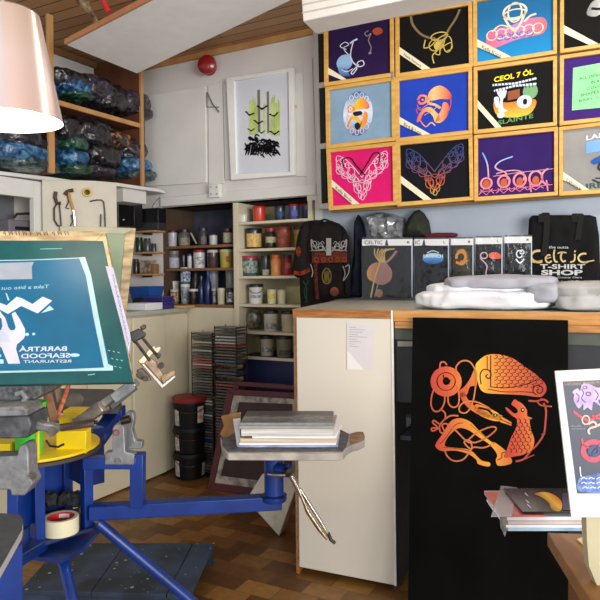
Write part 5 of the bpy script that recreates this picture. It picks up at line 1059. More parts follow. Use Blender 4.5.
q = CP.off(-.05).hit(505, 300); tag(MB().soft(q, uc * .012, nc * .006, Zv * .005, .8, .002, 60, 3, 16, 10).build('black_tag', black), 'tiny black tag on the white folded shirt', 'tag')
# ================================================================ FLOOR ITEMS
# painted pallet board
PZ = .085
pc_ = [HZ(20, 590, PZ), HZ(62, 543, PZ), HZ(214, 543, PZ), HZ(190, 595, PZ)]
pal = thing('painted_platform', 'low dark blue paint spattered wooden platform lying on the floor', 'platform', flat(pc_[0], .0))
pm = M('platform_paint', (52, 68, 92), .65, col2=(34, 42, 54), scale=7, bump=.1, var=.2)
def lv(a, b, t): return a + (b - a) * t
for t0, t1 in ((0, .42), (.424, .86), (.866, 1)):
    MB().prism([lv(pc_[0], pc_[3], t0), lv(pc_[0], pc_[3], t1), lv(pc_[1], pc_[2], t1), lv(pc_[1], pc_[2], t0)], Zv * -.018).build('plank', pm, pal, bevel=.002)
for t0 in (.03, .9):
    a, b = lv(pc_[0], pc_[1], t0), lv(pc_[3], pc_[2], t0); a2, b2 = lv(pc_[0], pc_[1], t0 + .07), lv(pc_[3], pc_[2], t0 + .07)
    MB().prism([flat(a, .001), flat(b, .001), flat(b2, .001), flat(a2, .001)], Zv * (PZ - .02)).build('bearer', pm, pal)
rr = random.Random(11); g = MB()
for i in range(70):
    u, v = rr.random(), rr.random(); c = lv(lv(pc_[0], pc_[3], u), lv(pc_[1], pc_[2], u), v); g.lathe([(.002 + rr.random() ** 3 * .006, 0), (0, .0006)], flat(c, PZ), n=7)
g = g.build('paint_spots', M('pale_drips', (150, 160, 160), .6), pal); g['kind'] = 'stuff'
# maroon screen frames leaning on the shelf unit
ma = M('maroon_wood', (84, 22, 34), .5, var=.15)
def leaning(px, base, lean, wid, label, inner_px, mats):
    a, b = HZ(*base[0], .001), HZ(*base[1], .001); d = (b - a).normalized(); nn = Vector((d.y, -d.x, 0)); 
    if nn.dot(EYE - a) < 0: nn = -nn
    return Plane(a, nn * math.cos(lean) + Zv * math.sin(lean))
LPn = leaning(None, [(207, 490), (292, 500)], .17, 0, '', None, None)
out = [(227, 389), (300, 393), (300, 501), (207, 490)]; mid = [(233, 395), (296, 399), (294, 493), (214, 483)]; inn_ = [(238.5, 402), (292, 404), (291, 485), (220, 476)]
t = thing('leaning_screen', 'maroon wooden printing frame with worn white inner edge leaning behind the paper pile', 'screen frame', LPn.hit(207, 490), 'leaning maroon frames')
o_, m_, i_ = quad_plane(LPn, out), quad_plane(LPn, mid), quad_plane(LPn, inn_)
for i in range(4): j = (i + 1) % 4; MB().hexa([o_[i], o_[j], m_[j], m_[i]], -LPn.n * .035).build('frame_rail', ma, t, bevel=.003)
for i in range(4): j = (i + 1) % 4; MB().hexa([p_ - LPn.n * .008 for p_ in (m_[i], m_[j], i_[j], i_[i])], -LPn.n * .012).build('inner_tape', M('worn_tape', (190, 186, 176), .5, col2=(120, 116, 108), scale=24), t)
MB().hexa([p_ - LPn.n * .012 for p_ in i_], -LPn.n * .004).build('mesh', M('maroon_mesh', (52, 26, 26), .5, var=.15), t)
L2 = Plane(LPn.hit(230, 480) - LPn.n * .042, LPn.n)
o_ = quad_plane(L2, [(234, 381), (310, 386), (310, 496), (216, 486)]); i_ = quad_plane(L2, [(239, 386), (306, 391), (306, 490), (222, 480)])
t = thing('leaning_screen', 'second maroon frame mostly hidden behind the leaning one', 'screen frame', o_[3], 'leaning maroon frames')
for i in range(4): j = (i + 1) % 4; MB().hexa([o_[i], o_[j], i_[j], i_[i]], -LPn.n * .03).build('frame_rail', ma, t, bevel=.003)
# white foam block tilted beside the counter
Pf = Plane(HZ(279, 536, .002), (-.25, -.95, .12))
fb = MB().hexa([Pf.hit(*q) for q in [(246, 500), (262, 474), (300, 477), (279, 536.5)]], -Pf.n * .1)
tag(fb.build('foam_block', M('foam_white', (206, 202, 186), .8, var=.06, scale=40, bump=.2), bevel=.006), 'off white foam block tilted on the floor against the counter corner', 'block')
# ================================================================ SCREEN PRINTING PRESS
F1, R1_, B1, L1 = Vector((-.775, 1.88, 0)), Vector((-.66, 2.0, 0)), Vector((-.775, 2.13, 0)), Vector((-.895, 2.0, 0))
DZ = .765
DC = Vector((-.84, 2.04, DZ))
pr_ = thing('printing_press', 'blue steel screen printing carousel press with yellow turntable and long side arm', 'printing press', Vector((-.78, 2.0, 0)))
MB().lathe([(.19, 0), (.192, .002), (.192, .009), (.188, .011), (.05, .011)], DC, n=56).build('turntable', yellow, pr_)
MB().lathe([(.197, -.012), (.197, -.002), (.15, -.001)], DC, n=56).build('turntable_rim', M('rim_brown', (70, 56, 44), .6), pr_)
zt, zb = DZ - .013, .533
def post(p, w, d, z0, z1, name='column_post', m=blue): return MB().box((p.x, p.y, (z0 + z1) / 2), w, d, z1 - z0, Matrix.Rotation(math.radians(45), 3, 'Z')).build(name, m, pr_, bevel=.002)
c0 = (F1 + R1_ + B1 + L1) / 4
for P_ in (F1, R1_, B1, L1): post(P_ + (c0 - P_) * .08, .03, .03, zb - .02, zt)
def wall(a, b, z0, z1, th=.006, name='column_panel'):
    n = (b - a).cross(Zv).normalized(); return MB().prism([flat(a, z0) - n * th / 2, flat(b, z0) - n * th / 2, flat(b, z0) + n * th / 2, flat(a, z0) + n * th / 2], Zv * (z1 - z0)).build(name, blue, pr_)
wall(L1, F1, zb, zt); wall(L1, B1, zb, zt); wall(B1, R1_, zb + .11, zt)
MB().prism([flat(p_ + (p_ - c0) * .25, zb - .012) for p_ in (F1, R1_, B1, L1)], Zv * .011).build('tray_plate', M('tray_blue', (22, 42, 92), .5, var=.25, scale=14), pr_, bevel=.002)
# hub gusset under the tray
gz = .49
MB().prism([HZ(x, y, gz) for x, y in [(10, 552), (30, 560), (62, 563), (82, 553), (104, 528), (60, 520), (20, 530)]], Zv * .012).build('hub_plate', M('hub_blue', (18, 42, 104), .45, var=.3, scale=12), pr_)
MB().box((c0.x, c0.y, gz - .0), .1, .1, .06, Matrix.Rotation(math.radians(45), 3, 'Z')).build('hub', blue, pr_)
def leg(p0, px1, d1):
    e = D(px1[0], px1[1], d1); d_ = (e - p0); k = (p0.z - .02) / -d_.z; e2 = p0 + d_ * k
    o = MB().cyl(p0, e2, .0165, n=18).build('leg', blue, pr_)
    MB().lathe([(.026, 0.001), (.026, .018), (.018, .034)], flat(e2, 0), n=16).build('foot', black, o)
leg(D(98, 523, 1.97), (190, 600), 2.02); leg(D(62, 556, 1.9), (72, 600), 1.8)
# left near arm with platen
def beam(px0, d0, px1, d1, w_, h_, name='arm_beam', m=blue): return MB().bar(D(*px0, d0), D(*px1, d1), w_, h_).build(name, m, pr_, bevel=.002)
beam((40, 545), 1.9, (-60, 605), 1.2, .045, .03)
beam((28, 535), 1.86, (-50, 585), 1.2, .012, .05, 'arm_flange')
NZ = .755
npl = [HZ(x, y, NZ) for x, y in [(15, 515.5), (20, 517), (23, 522), (22, 530), (-2, 572), (-60, 640), (-120, 600), (-60, 512)]]
o = MB().prism(npl, Zv * .004).build('platen_pad', M('pad_grey', (66, 70, 74), .7, var=.1, scale=30), pr_); o['label'] = 'dark grey rubber pad of the near left platen'
MB().prism([p_ - Zv * .02 for p_ in npl], Zv * .0195).build('platen', M('platen_wood', (176, 170, 168), .6, var=.08), pr_, bevel=.002)
post(HZ(6, 545, .735), .05, .05, .56, .734, 'platen_bracket')
# right arm
s0 = D(90, 512, 1.99); e0 = D(272, 508, 2.06); s0.z = e0.z = .577
MB().bar(s0, e0 + (e0 - s0).normalized() * .03, .045, .044).build('arm_beam', blue, pr_, bevel=.003)
cc = flat(D(274, 480, 2.05), 0); z0c = .585
MB().lathe([(.038, z0c), (.04, z0c + .004), (.04, z0c + .014), (.036, z0c + .018)], cc, n=30).build('arm_collar', blue, pr_)
MB().lathe([(.031, z0c + .02), (.031, .748)], cc, n=30).build('arm_cylinder', blue, pr_)
MB().lathe([(.0405, z0c + .0145), (.0405, z0c + .0175)], cc, n=30).build('collar_seam', steel, pr_)
PZ2 = .775
MB().bar(flat(D(236, 465, 2.02), .752), flat(D(300, 465, 2.06), .752), .07, .006).build('platen_mount', blue, pr_)
MB().box(flat(D(250, 462, 2.03), .741), .07, .05, .018).build('mount_block', blue, pr_, bevel=.002)
pp_ = [(223.5, 450), (222, 447), (220.5, 437), (226, 428), (238, 424), (331, 424), (342, 430), (350, 433.5), (357, 431.8), (363, 432), (365, 436), (364.5, 440.5), (358, 443.5), (352, 445), (347, 448), (343.5, 452.5), (338, 453.5), (228, 453.2)]
pts = [HZ(x, y, PZ2) for x, y in pp_]
o = MB().prism([p_ - Zv * .022 for p_ in pts], Zv * .0215).build('platen', M('platen_edge', (178, 170, 160), .6, col2=(146, 138, 132), scale=18), pr_, bevel=.003)
pad = [HZ(x, y, PZ2) for x, y in [(228, 452), (222.5, 446), (221, 437), (227, 428.5), (238, 424.5), (331, 424.5), (341, 430.5), (349, 434.5), (346, 447), (342.5, 451.5)]]
o = MB().prism([p_ + Zv * .0002 for p_ in pad], Zv * .002).build('platen_pad', M('pad_speckle', (96, 98, 104), .7, col2=(72, 74, 80), scale=50), pr_); o['label'] = 'speckled grey pad of the right hand platen'
tip = [HZ(x, y, PZ2) for x, y in [(350, 434), (357, 432), (363, 432.3), (364.7, 436), (364, 440.2), (357, 443.6), (350, 445.2)]]
MB().prism([p_ + Zv * .0004 for p_ in tip], Zv * .001).build('worn_tip', M('bare_wood', (156, 128, 106), .75, col2=(110, 84, 66), scale=30), pr_)
# clamp knob and chrome locking handle on the right arm
kc = D(288, 471, 2.0)
MB().cyl(kc - Vector((.03, -.02, 0)), kc, .02, n=20).build('clamp_boss', blue, pr_)
MB().cyl(kc + Vector((-.006, -.01, .004)), kc + Vector((.004, -.03, .004)), .012, n=14).build('clamp_knob', steel, pr_)
MB().tube([D(268, 474, 1.99), D(276, 475, 1.98), D(286, 475, 1.97)], .006, 10).build('clamp_bolt', chrome, pr_)
h_ = MB().tube([D(*q, 1.95) for q in [(291, 476), (297, 487), (302, 497)]], [.008, .007, .006], 12).build('lock_handle', chrome, pr_)
MB().tube([D(*q, 1.95) for q in [(300, 489), (310, 505), (320, 521), (330, 538)]], [.005, .0055, .006, .004], 12).build('lever', chrome, h_)
MB().tube([D(*q, 1.94) for q in [(301, 495), (308, 512), (320, 530), (327, 539)]], [.004, .007, .007, .004], 12).build('lever', M('chrome_warm', (190, 172, 144), .2, 1), h_)
MB().tube([D(*q, 1.95) for q in [(328, 533), (331, 540), (335, 543)]], .0055, 8).build('adjusting_screw', steel, h_)
# registration gate between column and arm
beam((84, 462), 1.97, (137, 462), 1.98, .04, .035)
beam((138, 453), 1.985, (138, 506), 1.985, .044, .04, 'upright_post')
gr_ = MB(); gpl = Plane(D(118, 445, 1.95), (0, -1, 0))
o = MB().prism([gpl.hit(*q) for q in [(104.5, 453), (112, 452), (112.5, 428), (115, 424.5), (121, 424), (124, 427), (125, 452), (134, 454), (133.5, 465), (104.5, 465)]], Vector((0, .035, 0))).build('registration_gate', castgrey, pr_, bevel=.003)
MB().cyl(gpl.hit(116.5, 432.5) , gpl.hit(116.5, 432.5) + Vector((0, -.006, 0)), .0095, n=18).build('red_ring', M('ring_red', (170, 60, 66), .5), o)
MB().cyl(gpl.hit(116.5, 432.5) + Vector((0, -.0061, 0)), gpl.hit(116.5, 432.5) + Vector((0, -.009, 0)), .006, n=18).build('bolt', chrome, o)
MB().cyl(gpl.hit(118, 460.5), gpl.hit(118, 460.5) + Vector((0, -.006, 0)), .0085, n=18).build('bolt', castdark, o)
MB().prism([gpl.hit(*q) + Vector((0, .037, 0)) for q in [(121, 418), (124, 414), (130, 415), (131, 422), (129, 432), (132, 444), (139, 445), (139, 452), (122, 453)]], Vector((0, .03, 0))).build('gate_rear', castgrey, pr_, bevel=.003)
MB().cyl(gpl.hit(121.5, 421) , gpl.hit(130, 419), .012, n=14).build('gate_knob', steel, pr_)
# far arm and platen
beam((96, 440), 2.25, (113, 418), 2.5, .05, .05)
post(flat(D(95, 440, 2.2), 0), .045, .045, .6, .79, 'rear_post'); MB().lathe([(.036, 0), (.038, .006), (.036, .016)], D(96, 441, 2.18), n=20).build('rear_collar', blue, pr_)
MB().box(D(114, 413, 2.5), .075, .06, .05).build('platen_bracket', blue, pr_, bevel=.002)
FZ = .81
fp = [HZ(x, y, FZ) for x, y in [(52, 389), (113, 390), (121, 396), (122, 406), (118, 410), (66, 411), (50, 405)]]
MB().prism([p_ - Zv * .014 for p_ in fp], Zv * .018).build('platen', M('far_platen', (78, 78, 80), .6, col2=(60, 60, 62), scale=18), pr_, bevel=.002)
# spring bracket towers on the yellow turntable
def ybox(x0, x1, y0, y1, d, dep, name='spring_bracket'):
    pl = Plane(D(x0, y0, d), (0, -1, 0)); return MB().hexa([pl.hit(x0, y1), pl.hit(x1, y1), pl.hit(x1, y0), pl.hit(x0, y0)], Vector((0, dep, 0))).build(name, yellow, pr_, bevel=.002)
ybox(56, 86, 431, 455, 1.97, .05); ybox(56, 78, 418, 424.5, 1.93, .06); ybox(63, 85, 410.5, 417, 2.02, .06); ybox(57, 62, 424, 432, 2.0, .03, 'bracket_web'); ybox(78, 86, 417, 432, 2.06, .02, 'bracket_web')
ybox(80, 88, 432, 452, 2.03, .02); ybox(36, 39, 431, 462, 1.87, .006, 'bracket_fin'); ybox(-6, 10, 444, 460, 1.88, .04)
a, b = D(60, 428, 1.8), D(94, 422.5, 1.82); ax = (b - a).normalized(); ux = ax.cross(Zv).normalized(); uy = ux.cross(ax)
sp = [a + ax * ((b - a).length * k / 150) + (ux * math.cos(k * .9) + uy * math.sin(k * .9)) * .0095 for k in range(151)]
MB().tube(sp, .0024, 6).build('spring', M('spring_steel', (112, 98, 88), .4, .7), pr_)
MB().cyl(a - ax * .01, b + ax * .01, .0055, n=12).build('spring_rod', steel, pr_)
# heavy speckled castings of the print head at left
def cast(pts, d, dep, name='print_head', m=castdark, n=(0, -1, 0), bev=.004):
    pl = Plane(D(pts[0][0], pts[0][1], d), n); return MB().prism([pl.hit(*q) for q in pts], -pl.n * dep).build(name, m, pr_, bevel=bev)
cast([(-40, 374), (30, 374), (41, 387), (42, 395), (27, 404), (-40, 407)], 1.72, .16, m=M('speckled_casting', (70, 70, 73), .65, .1, col2=(104, 104, 106), scale=90, bump=.35))
cast([(-40, 408), (22, 407), (27, 410), (28, 416), (-40, 418)], 1.62, .1, 'head_lip')
cast([(-40, 418), (28, 416), (31, 424), (28, 438), (8, 439), (-40, 438)], 1.66, .12, 'head_block', M('mid_casting', (92, 92, 95), .55, .2, col2=(66, 66, 70), scale=40, bump=.3))
cast([(26, 414), (32, 420), (44, 424), (53, 425), (57, 428), (56, 434), (50, 438), (46, 432), (34, 430), (27, 424)], 1.7, .03, 'head_nose', castgrey)
cast([(-40, 458), (17, 456), (19, 446), (25, 444), (28, 450), (29, 474), (33, 484), (24, 496), (11, 496), (10, 490), (-40, 490)], 1.66, .06, 'head_block', M('pale_casting', (138, 138, 140), .5, .25, col2=(116, 116, 118), scale=40, bump=.25))
MB().tube([D(*q, 1.70) for q in [(16, 394), (22, 392), (26, 398), (22, 404)]], .008, 8).build('head_rib', castgrey, pr_)
MB().cyl(D(53, 431, 1.69), D(53, 431, 1.66), .012, n=14).build('pivot_bolt', steel, pr_)
MB().cyl(D(33, 476, 1.68), D(33, 476, 1.65), .009, n=14).build('pivot_bolt', steel, pr_)
MB().tube([D(*q, 1.72) for q in [(46, 440), (50, 446), (58, 447), (64, 444)]], .003, 6).build('cable', black, pr_)
beam((20, 470), 1.84, (20, 530), 1.84, .1, .03, 'side_web')
# dark flat tools inside the column
for k, (q0, q1) in enumerate([((44, 498), (70, 490)), ((48, 503), (78, 497)), ((55, 494), (79, 491))]):
    z = zb + .004 + .014 * k; tag(MB().bar(flat(HZ(*q0, .60), z + .006), flat(HZ(*q1, .60), z + .006), .02, .01).build('flat_tool', M('tool_dark', (38, 38, 42), .5)), ['dark flat tool lying lowest behind the tape roll', 'dark flat tool lying in the middle behind the tape roll', 'dark flat tool lying topmost behind the tape roll'][k], 'tool', 'tools in the press column')
for k, (x, y, sx_) in enumerate([(50, 489, .02), (66, 487, .024), (76, 492, .018)]):
    c = Plane((0, 2.04, 0), (0, 1, 0)).hit(x, y); c.z = zb + .0455 + .022
    tag(MB().soft(c, (sx_, 0, 0), (0, .016, 0), (0, 0, .02), .7, .006, 40, k + 3, 24, 14, True).build('dark_rag', M('rag_black', (30, 30, 34), .8, col2=(60, 60, 64), scale=40)), ['crumpled dark rag at the left inside the press column', 'crumpled dark rag in the middle behind the tape roll', 'crumpled dark rag at the right inside the press column'][k], 'rag', 'dark rags in the press column')
# tape roll
tc_ = Vector((-.73, 1.945, zb + .0002)); RT = .052
t = thing('tape_roll', 'wide roll of cream masking tape with red printed core in the press column', 'tape roll', tc_)
MB().lathe([(.040, 0), (RT, 0), (RT, .048), (.040, .048), (.040, 0)], tc_, n=44).build('tape', M('tape_cream', (226, 220, 184), .5, var=.03), t, bevel=.001)
MB().lathe([(.0375, .0005), (.0398, .0005), (.0398, .0475), (.0375, .0475), (.0375, .0005)], tc_, n=44).build('core', M('core_red', (196, 30, 40), .5, col2=(206, 60, 66), scale=30), t)
P = []; 
for z in (.03, .042):
    for i in range(9): a = 1.2 + i * .11; P.append(tc_ + Vector((math.cos(a) * .0372, math.sin(a) * .0372, z)))
MB().add(P, [(i, i + 1, 10 + i, 9 + i) for i in range(8)]).build('core_lettering', M('core_white', (236, 226, 222), .5), t)
# green cup, wooden stick and braided cord
gc = Vector(D(29, 440, 1.9)); gc.z = DZ + .012
t = thing('green_cup', 'bright green plastic cup standing on the yellow turntable', 'cup', gc)
hh = Plane(gc, (0, -1, 0)).hit(29, 402).z - gc.z
MB().lathe([(.03, 0), (.036, .004), (.046, hh * .8), (.05, hh), (.047, hh), (.033, .01), (0, .008)], gc, n=32).build('cup_body', M('lime_green', (60, 200, 60), .45, var=.05), t)
tag(MB().bar(D(44, 380, 1.98), D(55, 424, 1.9), .024, .008).build('wooden_stick', M('stained_stick', (150, 106, 80), .6, col2=(96, 62, 48), scale=30)), 'stained brown wooden stick standing in front of the dark casting', 'stick')
cp = [D(70.5, 379, 1.98), D(67, 390, 1.97), D(62, 404, 1.96), D(57.5, 417, 1.95)]
tag(MB().tube(cp, .0065, 10).build('braided_cord', M('orange_braid', (216, 130, 96), .7, col2=(170, 84, 60), scale=90)), 'orange braided cord hanging under the teal screen', 'cord')
tag(MB().bar(D(56, 382, 2.0), D(60, 402, 1.98), .02, .006).build('paint_stick', M('pale_stick2', (140, 120, 100), .7, scale=30)), 'short pale stick between brown stick and orange cord', 'stick')
tag(MB().puffy([(62, 396), (70, 393), (80, 394), (84, 399), (80, 408), (66, 409)], Plane(D(72, 400, 2.3), (0, -1, 0)), .03, 2.5, .01, 20, 4).build('rag', M('grey_rag', (110, 104, 96), .8)), 'greyish rag lying on the far platen', 'rag')
# ---- screens clamped in the press
SA = Plane(D(60, 300, 1.75), Vector((.12, -.95, .28)))
t = thing('printing_screen', 'large teal mesh printing screen with mirrored restaurant lettering in the press', 'printing screen', SA.hit(60, 380))
wd = M('stained_pine', (190, 168, 128), .6, col2=(138, 116, 84), scale=14, stretch=(1, 1, 4))
O_ = [(-60, 231), (105, 231), (134, 382.5), (-60, 386)]; I_ = [(-60, 241), (96, 241), (126, 374), (-60, 378)]
fo_, fi_ = quad_plane(SA, O_), quad_plane(SA, I_)
MB().hexa([fo_[0], fo_[1], fi_[1], fi_[0]], -SA.n * .035).build('frame_rail', wd, t, bevel=.002)
MB().hexa([fo_[1], fo_[2], fi_[2], fi_[1]], -SA.n * .035).build('frame_rail', wd, t, bevel=.002)
MB().hexa([fo_[2], fo_[3], fi_[3], fi_[2]], -SA.n * .035).build('frame_rail', M('teal_rail', (0, 62, 66), .4, col2=(4, 78, 80), scale=6), t, bevel=.002)
MB().hexa([p_ + SA.n * .001 for p_ in quad_plane(SA, [(-60, 240.5), (103, 241), (133.7, 382.3), (-60, 385.8)])], -SA.n * .0008).build('mesh', M('teal_emulsion', (0, 62, 66), .4, col2=(4, 78, 80), scale=6, spec=.25), t)
sa = lambda k=1: Ink(SA.off(.0015), .0006 * k)
g = sa(); g.poly([(-60, 262), (83, 258), (112, 369), (-60, 373)]); o = g.build('stencil_area', M('stencil_blue', (0, 86, 122), .35, col2=(0, 76, 108), scale=5, spec=.25), t); o['label'] = 'brighter blue stencil area of the screen'
cw = M('stencil_white', (176, 188, 204), .5, var=.03)
g = sa(2); g.poly([(79, 257.5), (85, 257), (91, 275), (99, 318), (108, 364), (113, 366), (113, 370.5), (60, 371.5), (-60, 374.5), (-60, 372.5), (60, 369.5), (104, 367.5), (94, 320), (86, 276)]); g.line([(-60, 261.5), (30, 260), (80, 258)], .9, smooth=False); g.build('white_border', M('border_white', (150, 184, 188), .5), t)
TA = lambda x, y: (x / 7.5, 255 + y / 7.5)
g = sa(3); g.tr = TA; g.poly([(-60, 62), (255, 52), (238, 90), (242, 180), (-60, 186)]); g.build('paper_patch', M('patch_grey', (134, 142, 156), .6), t)
g = sa(3); g.tr = TA; g.poly([(-90, 300), (-20, 350), (50, 378), (125, 312), (165, 325), (243, 368), (320, 312), (392, 342), (283, 438), (160, 382), (60, 442), (-20, 400), (-90, 420)]); g.build('claw_zigzag', cw, t)
g = sa(3); g.tr = TA; g.poly([(40, 282), (52, 290), (72, 338), (60, 342)]); g.poly([(372, 380), (405, 408), (310, 436)]); g.build('claw_tips', M('stencil_pale', (150, 190, 214), .5), t)
TBt = lambda x, y: (x / 7.5, 310 + y / 7.5)
g = sa(3); g.tr = TBt; g.poly([(0, 10), (40, 60), (62, 130), (80, 152), (108, 150), (118, 130), (88, 30), (112, 12), (150, 70), (188, 145), (190, 190), (178, 215), (128, 258), (120, 290), (152, 402), (62, 404), (10, 280), (-60, 250), (-60, 10)]); g.build('fork_shape', M('fork_white', (182, 182, 194), .5), t)
g = sa(4); g.tr = TBt; g.poly([(-60, 160), (30, 160), (60, 190), (85, 240), (-60, 240)]); g.build('fork_shade', M('fork_mauve', (166, 172, 206), .5), t)
g = sa(4); g.tr = TBt; g.poly([(-60, 60), (10, 60), (18, 120), (8, 150), (-60, 150)]); g.build('fork_gap', MATS['stencil_blue'], t)
g = sa(3); g.tr = TBt; g.oval(204, 183, 14, 12); g.oval(253, 180, 12, 10); g.oval(560, 338, 38, 13); g.poly([(-30, 330), (10, 335), (8, 352), (-30, 356)]); g.poly([(-30, 370), (25, 370), (28, 402), (-30, 402)]); g.build('stencil_dots', M('stencil_pale', (150, 190, 214), .5), t)
g = sa(3); g.tr = TBt
g.text('BARRTRÁ', (502, 262), (142, 268), (502, 306), .02); g.text('SEAFOOD', (526, 322), (158, 328), (526, 358), .02); g.text('RESTAURANT', (534, 372), (176, 376), (534, 394), .01)
g.build('mirrored_lettering', cw, t)
g = sa(3); g.tr = TA; g.text('Take a bite out', (368, 222), (8, 236), (366, 248), .004); g.build('mirrored_script', M('script_pale', (140, 176, 192), .5), t)
g = Ink(SA.off(.001), 0, lambda x, y: (x / 6, 150 + y / 6)); [g.line([(10 + i * 42 + (j * 9), 488 + (j % 2) * 6), (16 + i * 42 + j * 9, 512 - (j % 2) * 8)], 5, smooth=False) for i in range(10) for j in range(3) if (i * 3 + j) % 7]; g.build('rail_scribble', M('ink_scribble', (70, 54, 40), .7), t)
tp = quad_plane(SA.off(.003), [(106, 266), (113, 267), (132, 344), (129.5, 356)])
tp2 = MB().hexa([p_ for p_ in quad_plane(SA.off(.0035), [(105.5, 266), (113, 267), (131, 338), (129, 354)])], -SA.n * .001).build('paper_tape', M('tape_lilac', (170, 168, 186), .6, var=.03), t)
g = Ink(SA.off(.0042), 0); rr = random.Random(9)
for i in range(22): f = i / 22; x = lerp((112, 275), (128, 345), f)[0]; y = 275 + 70 * f; g.line([(x, y), (x + 1.6, y + rr.uniform(-1, 2)), (x + .6, y + 2.4)], .5)
g.build('tape_writing', M('pen_blue', (70, 76, 140), .6), tp2)
g = sa(3); [g.line([(108 + i * 1.6, 350 + (i * 37 % 22)), (110 + i * 1.6, 351 + (i * 37 % 22))], .7, smooth=False) for i in range(9)]; g.line([(88, 375), (95, 374)], .8, smooth=False); g.line([(40, 249), (62, 248.5)], .6, smooth=False); g.build('scratches', M('scratch_pale', (120, 180, 180), .5), t)
# second screen behind
SB = Plane(D(120, 240, 2.02), Vector((.5, -.86, .1)))
t = thing('printing_screen', 'pale green printing screen with wooden frame standing behind the teal one', 'printing screen', SB.hit(126, 330))
O2 = [(60, 226), (136, 228), (123, 345), (60, 345)]; I2 = [(60, 233), (125, 234), (115, 345), (60, 345)]
fo_, fi_ = quad_plane(SB, O2), quad_plane(SB, I2)
wg = M('greyed_frame', (150, 150, 128), .6, col2=(172, 160, 128), scale=14)
MB().hexa([fo_[0], fo_[1], fi_[1], fi_[0]], -SB.n * .03).build('frame_rail', wg, t, bevel=.002)
MB().hexa([fo_[1], fo_[2], fi_[2], fi_[1]], -SB.n * .03).build('frame_rail', wd, t, bevel=.002)
MB().hexa([p_ - SB.n * .002 for p_ in fi_], -SB.n * .001).build('mesh', M('green_mesh', (126, 140, 112), .6, col2=(96, 118, 88), scale=5), t)
# aluminium swing arm and screen clamp
p0_, p1_ = D(84, 417, 1.9), D(136, 382, 1.86)
ar = MB().bar(p0_, p1_, .03, .022).build('swing_arm', alu, pr_, bevel=.003)
MB().bar(D(78, 424, 1.9), D(104, 405, 1.87), .036, .034).build('arm_sleeve', M('arm_sleeve_grey', (176, 162, 148), .4, .6, col2=(128, 116, 108), scale=22), pr_, bevel=.004)
MB().bar(D(113, 399, 1.84), D(133, 384, 1.84), .012, .03).build('arm_plate', castgrey, pr_, bevel=.003)
MB().bar(D(112, 407, 1.85), D(136, 388, 1.84), .01, .012).build('arm_rail', M('grip_grey', (80, 84, 80), .5), pr_)
TC = lambda x, y: (120 + x / 6.67, 310 + y / 6.67)
CL = Plane(D(145, 350, 1.8), Vector((.25, -.95, .15)))
def cpz(pts, dep, name, m, par, off=0): pl = CL.off(off); return MB().prism([pl.hit(*TC(*q)) for q in pts], -pl.n * dep).build(name, m, par, bevel=.002)
ck = thing('screen_clamp', 'metal screen clamp with black block and two threaded rods beside the teal screen', 'clamp', CL.hit(*TC(200, 350)))
cpz([(66, 150), (125, 122), (175, 155), (170, 175), (120, 200), (95, 222), (72, 190)], .03, 'clamp_block', black, ck)
cpz([(132, 112), (162, 94), (178, 104), (172, 122), (146, 134)], .02, 'wing_nut', steel, ck)
for a, b in (((100, 205), (200, 340)), ((150, 185), (262, 322))): MB().cyl(CL.hit(*TC(*a)), CL.hit(*TC(*b)), .0042, n=12).build('threaded_rod', steel, ck)
cpz([(118, 340), (225, 235), (240, 250), (262, 240), (276, 252), (258, 285), (215, 295), (150, 375)], .02, 'clamp_plate', M('plate_worn', (190, 176, 152), .4, .6, col2=(150, 132, 110), scale=20), ck)
cpz([(142, 362), (158, 352), (287, 494), (362, 432), (374, 448), (285, 524), (272, 518)], .01, 'channel_edge', M('edge_alu', (150, 146, 138), .4, .7), ck, .012)
cpz([(158, 354), (205, 316), (242, 345), (292, 432), (286, 492)], .03, 'channel', M('channel_brown', (136, 116, 96), .4, .7, col2=(100, 82, 66), scale=20), ck)
cpz([(270, 450), (292, 432), (352, 400), (372, 406), (366, 432), (288, 492)], .02, 'channel_lip', M('lip_brown', (150, 122, 92), .5, .4, col2=(120, 98, 76), scale=20), ck, .006)
cpz([(110, 400), (150, 385), (200, 440), (212, 470), (170, 475), (120, 455)], .03, 'jaw', M('jaw_worn', (140, 112, 88), .5, .5, col2=(96, 82, 70), scale=24), ck, -.01)
for x, y, r in ((275, 370, .009), (130, 432, .01), (260, 300, .006), (170, 460, .008)): MB().cyl(CL.hit(*TC(x, y)), CL.off(.02).hit(*TC(x, y)), r, n=14).build('bolt', steel, ck)
# papers piled on the right platen
zz = PZ2 + .0025
def sheet(x0, x1, yf, dep, th, m, label, sk=0, name='magazine', cat='magazine', ml=None, lift=0):
    global zz
    th *= 1.55; yf = 447.5 - (zz - PZ2 - .0025) * 322; a, b = HZ(x0, yf, zz), HZ(x1, yf, zz); d = (b - a); nn = Vector((-d.y, d.x, 0)).normalized()
    if nn.y < 0: nn = -nn
    q = [a, b, b + nn * dep + d.normalized() * sk, a + nn * dep + d.normalized() * sk]
    o = MB().hexa(q, Zv * th).build(name, m, bevel=min(.0015, th * .3)); tag(o, label, cat, 'papers piled on the right platen'); zz += th + .0005; return o, q
sp1 = M('page_edges', (214, 212, 208), .6, col2=(176, 172, 166), scale=60, stretch=(.1, .1, 8)); sp2 = M('page_cream', (214, 198, 168), .6, col2=(184, 160, 124), scale=60, stretch=(.1, .1, 8))
bluep = M('plastic_blue_white', (184, 190, 214), .25, col2=(120, 128, 160), scale=10, coat=.5)
sheet(238, 338, 447.5, .17, .004, bluep, 'bluish folder lying lowest in the pile on the platen', .01)
sheet(239, 336, 444.5, .17, .005, paper, 'white booklet second from the bottom of the pile on the platen', .015)
sheet(240, 337, 442, .165, .008, sp2, 'cream edged magazine in the lower half of the pile', .012)
sheet(252, 336, 438.8, .16, .0045, paper, 'thin white sheet bundle shifted right within the pile', .02)
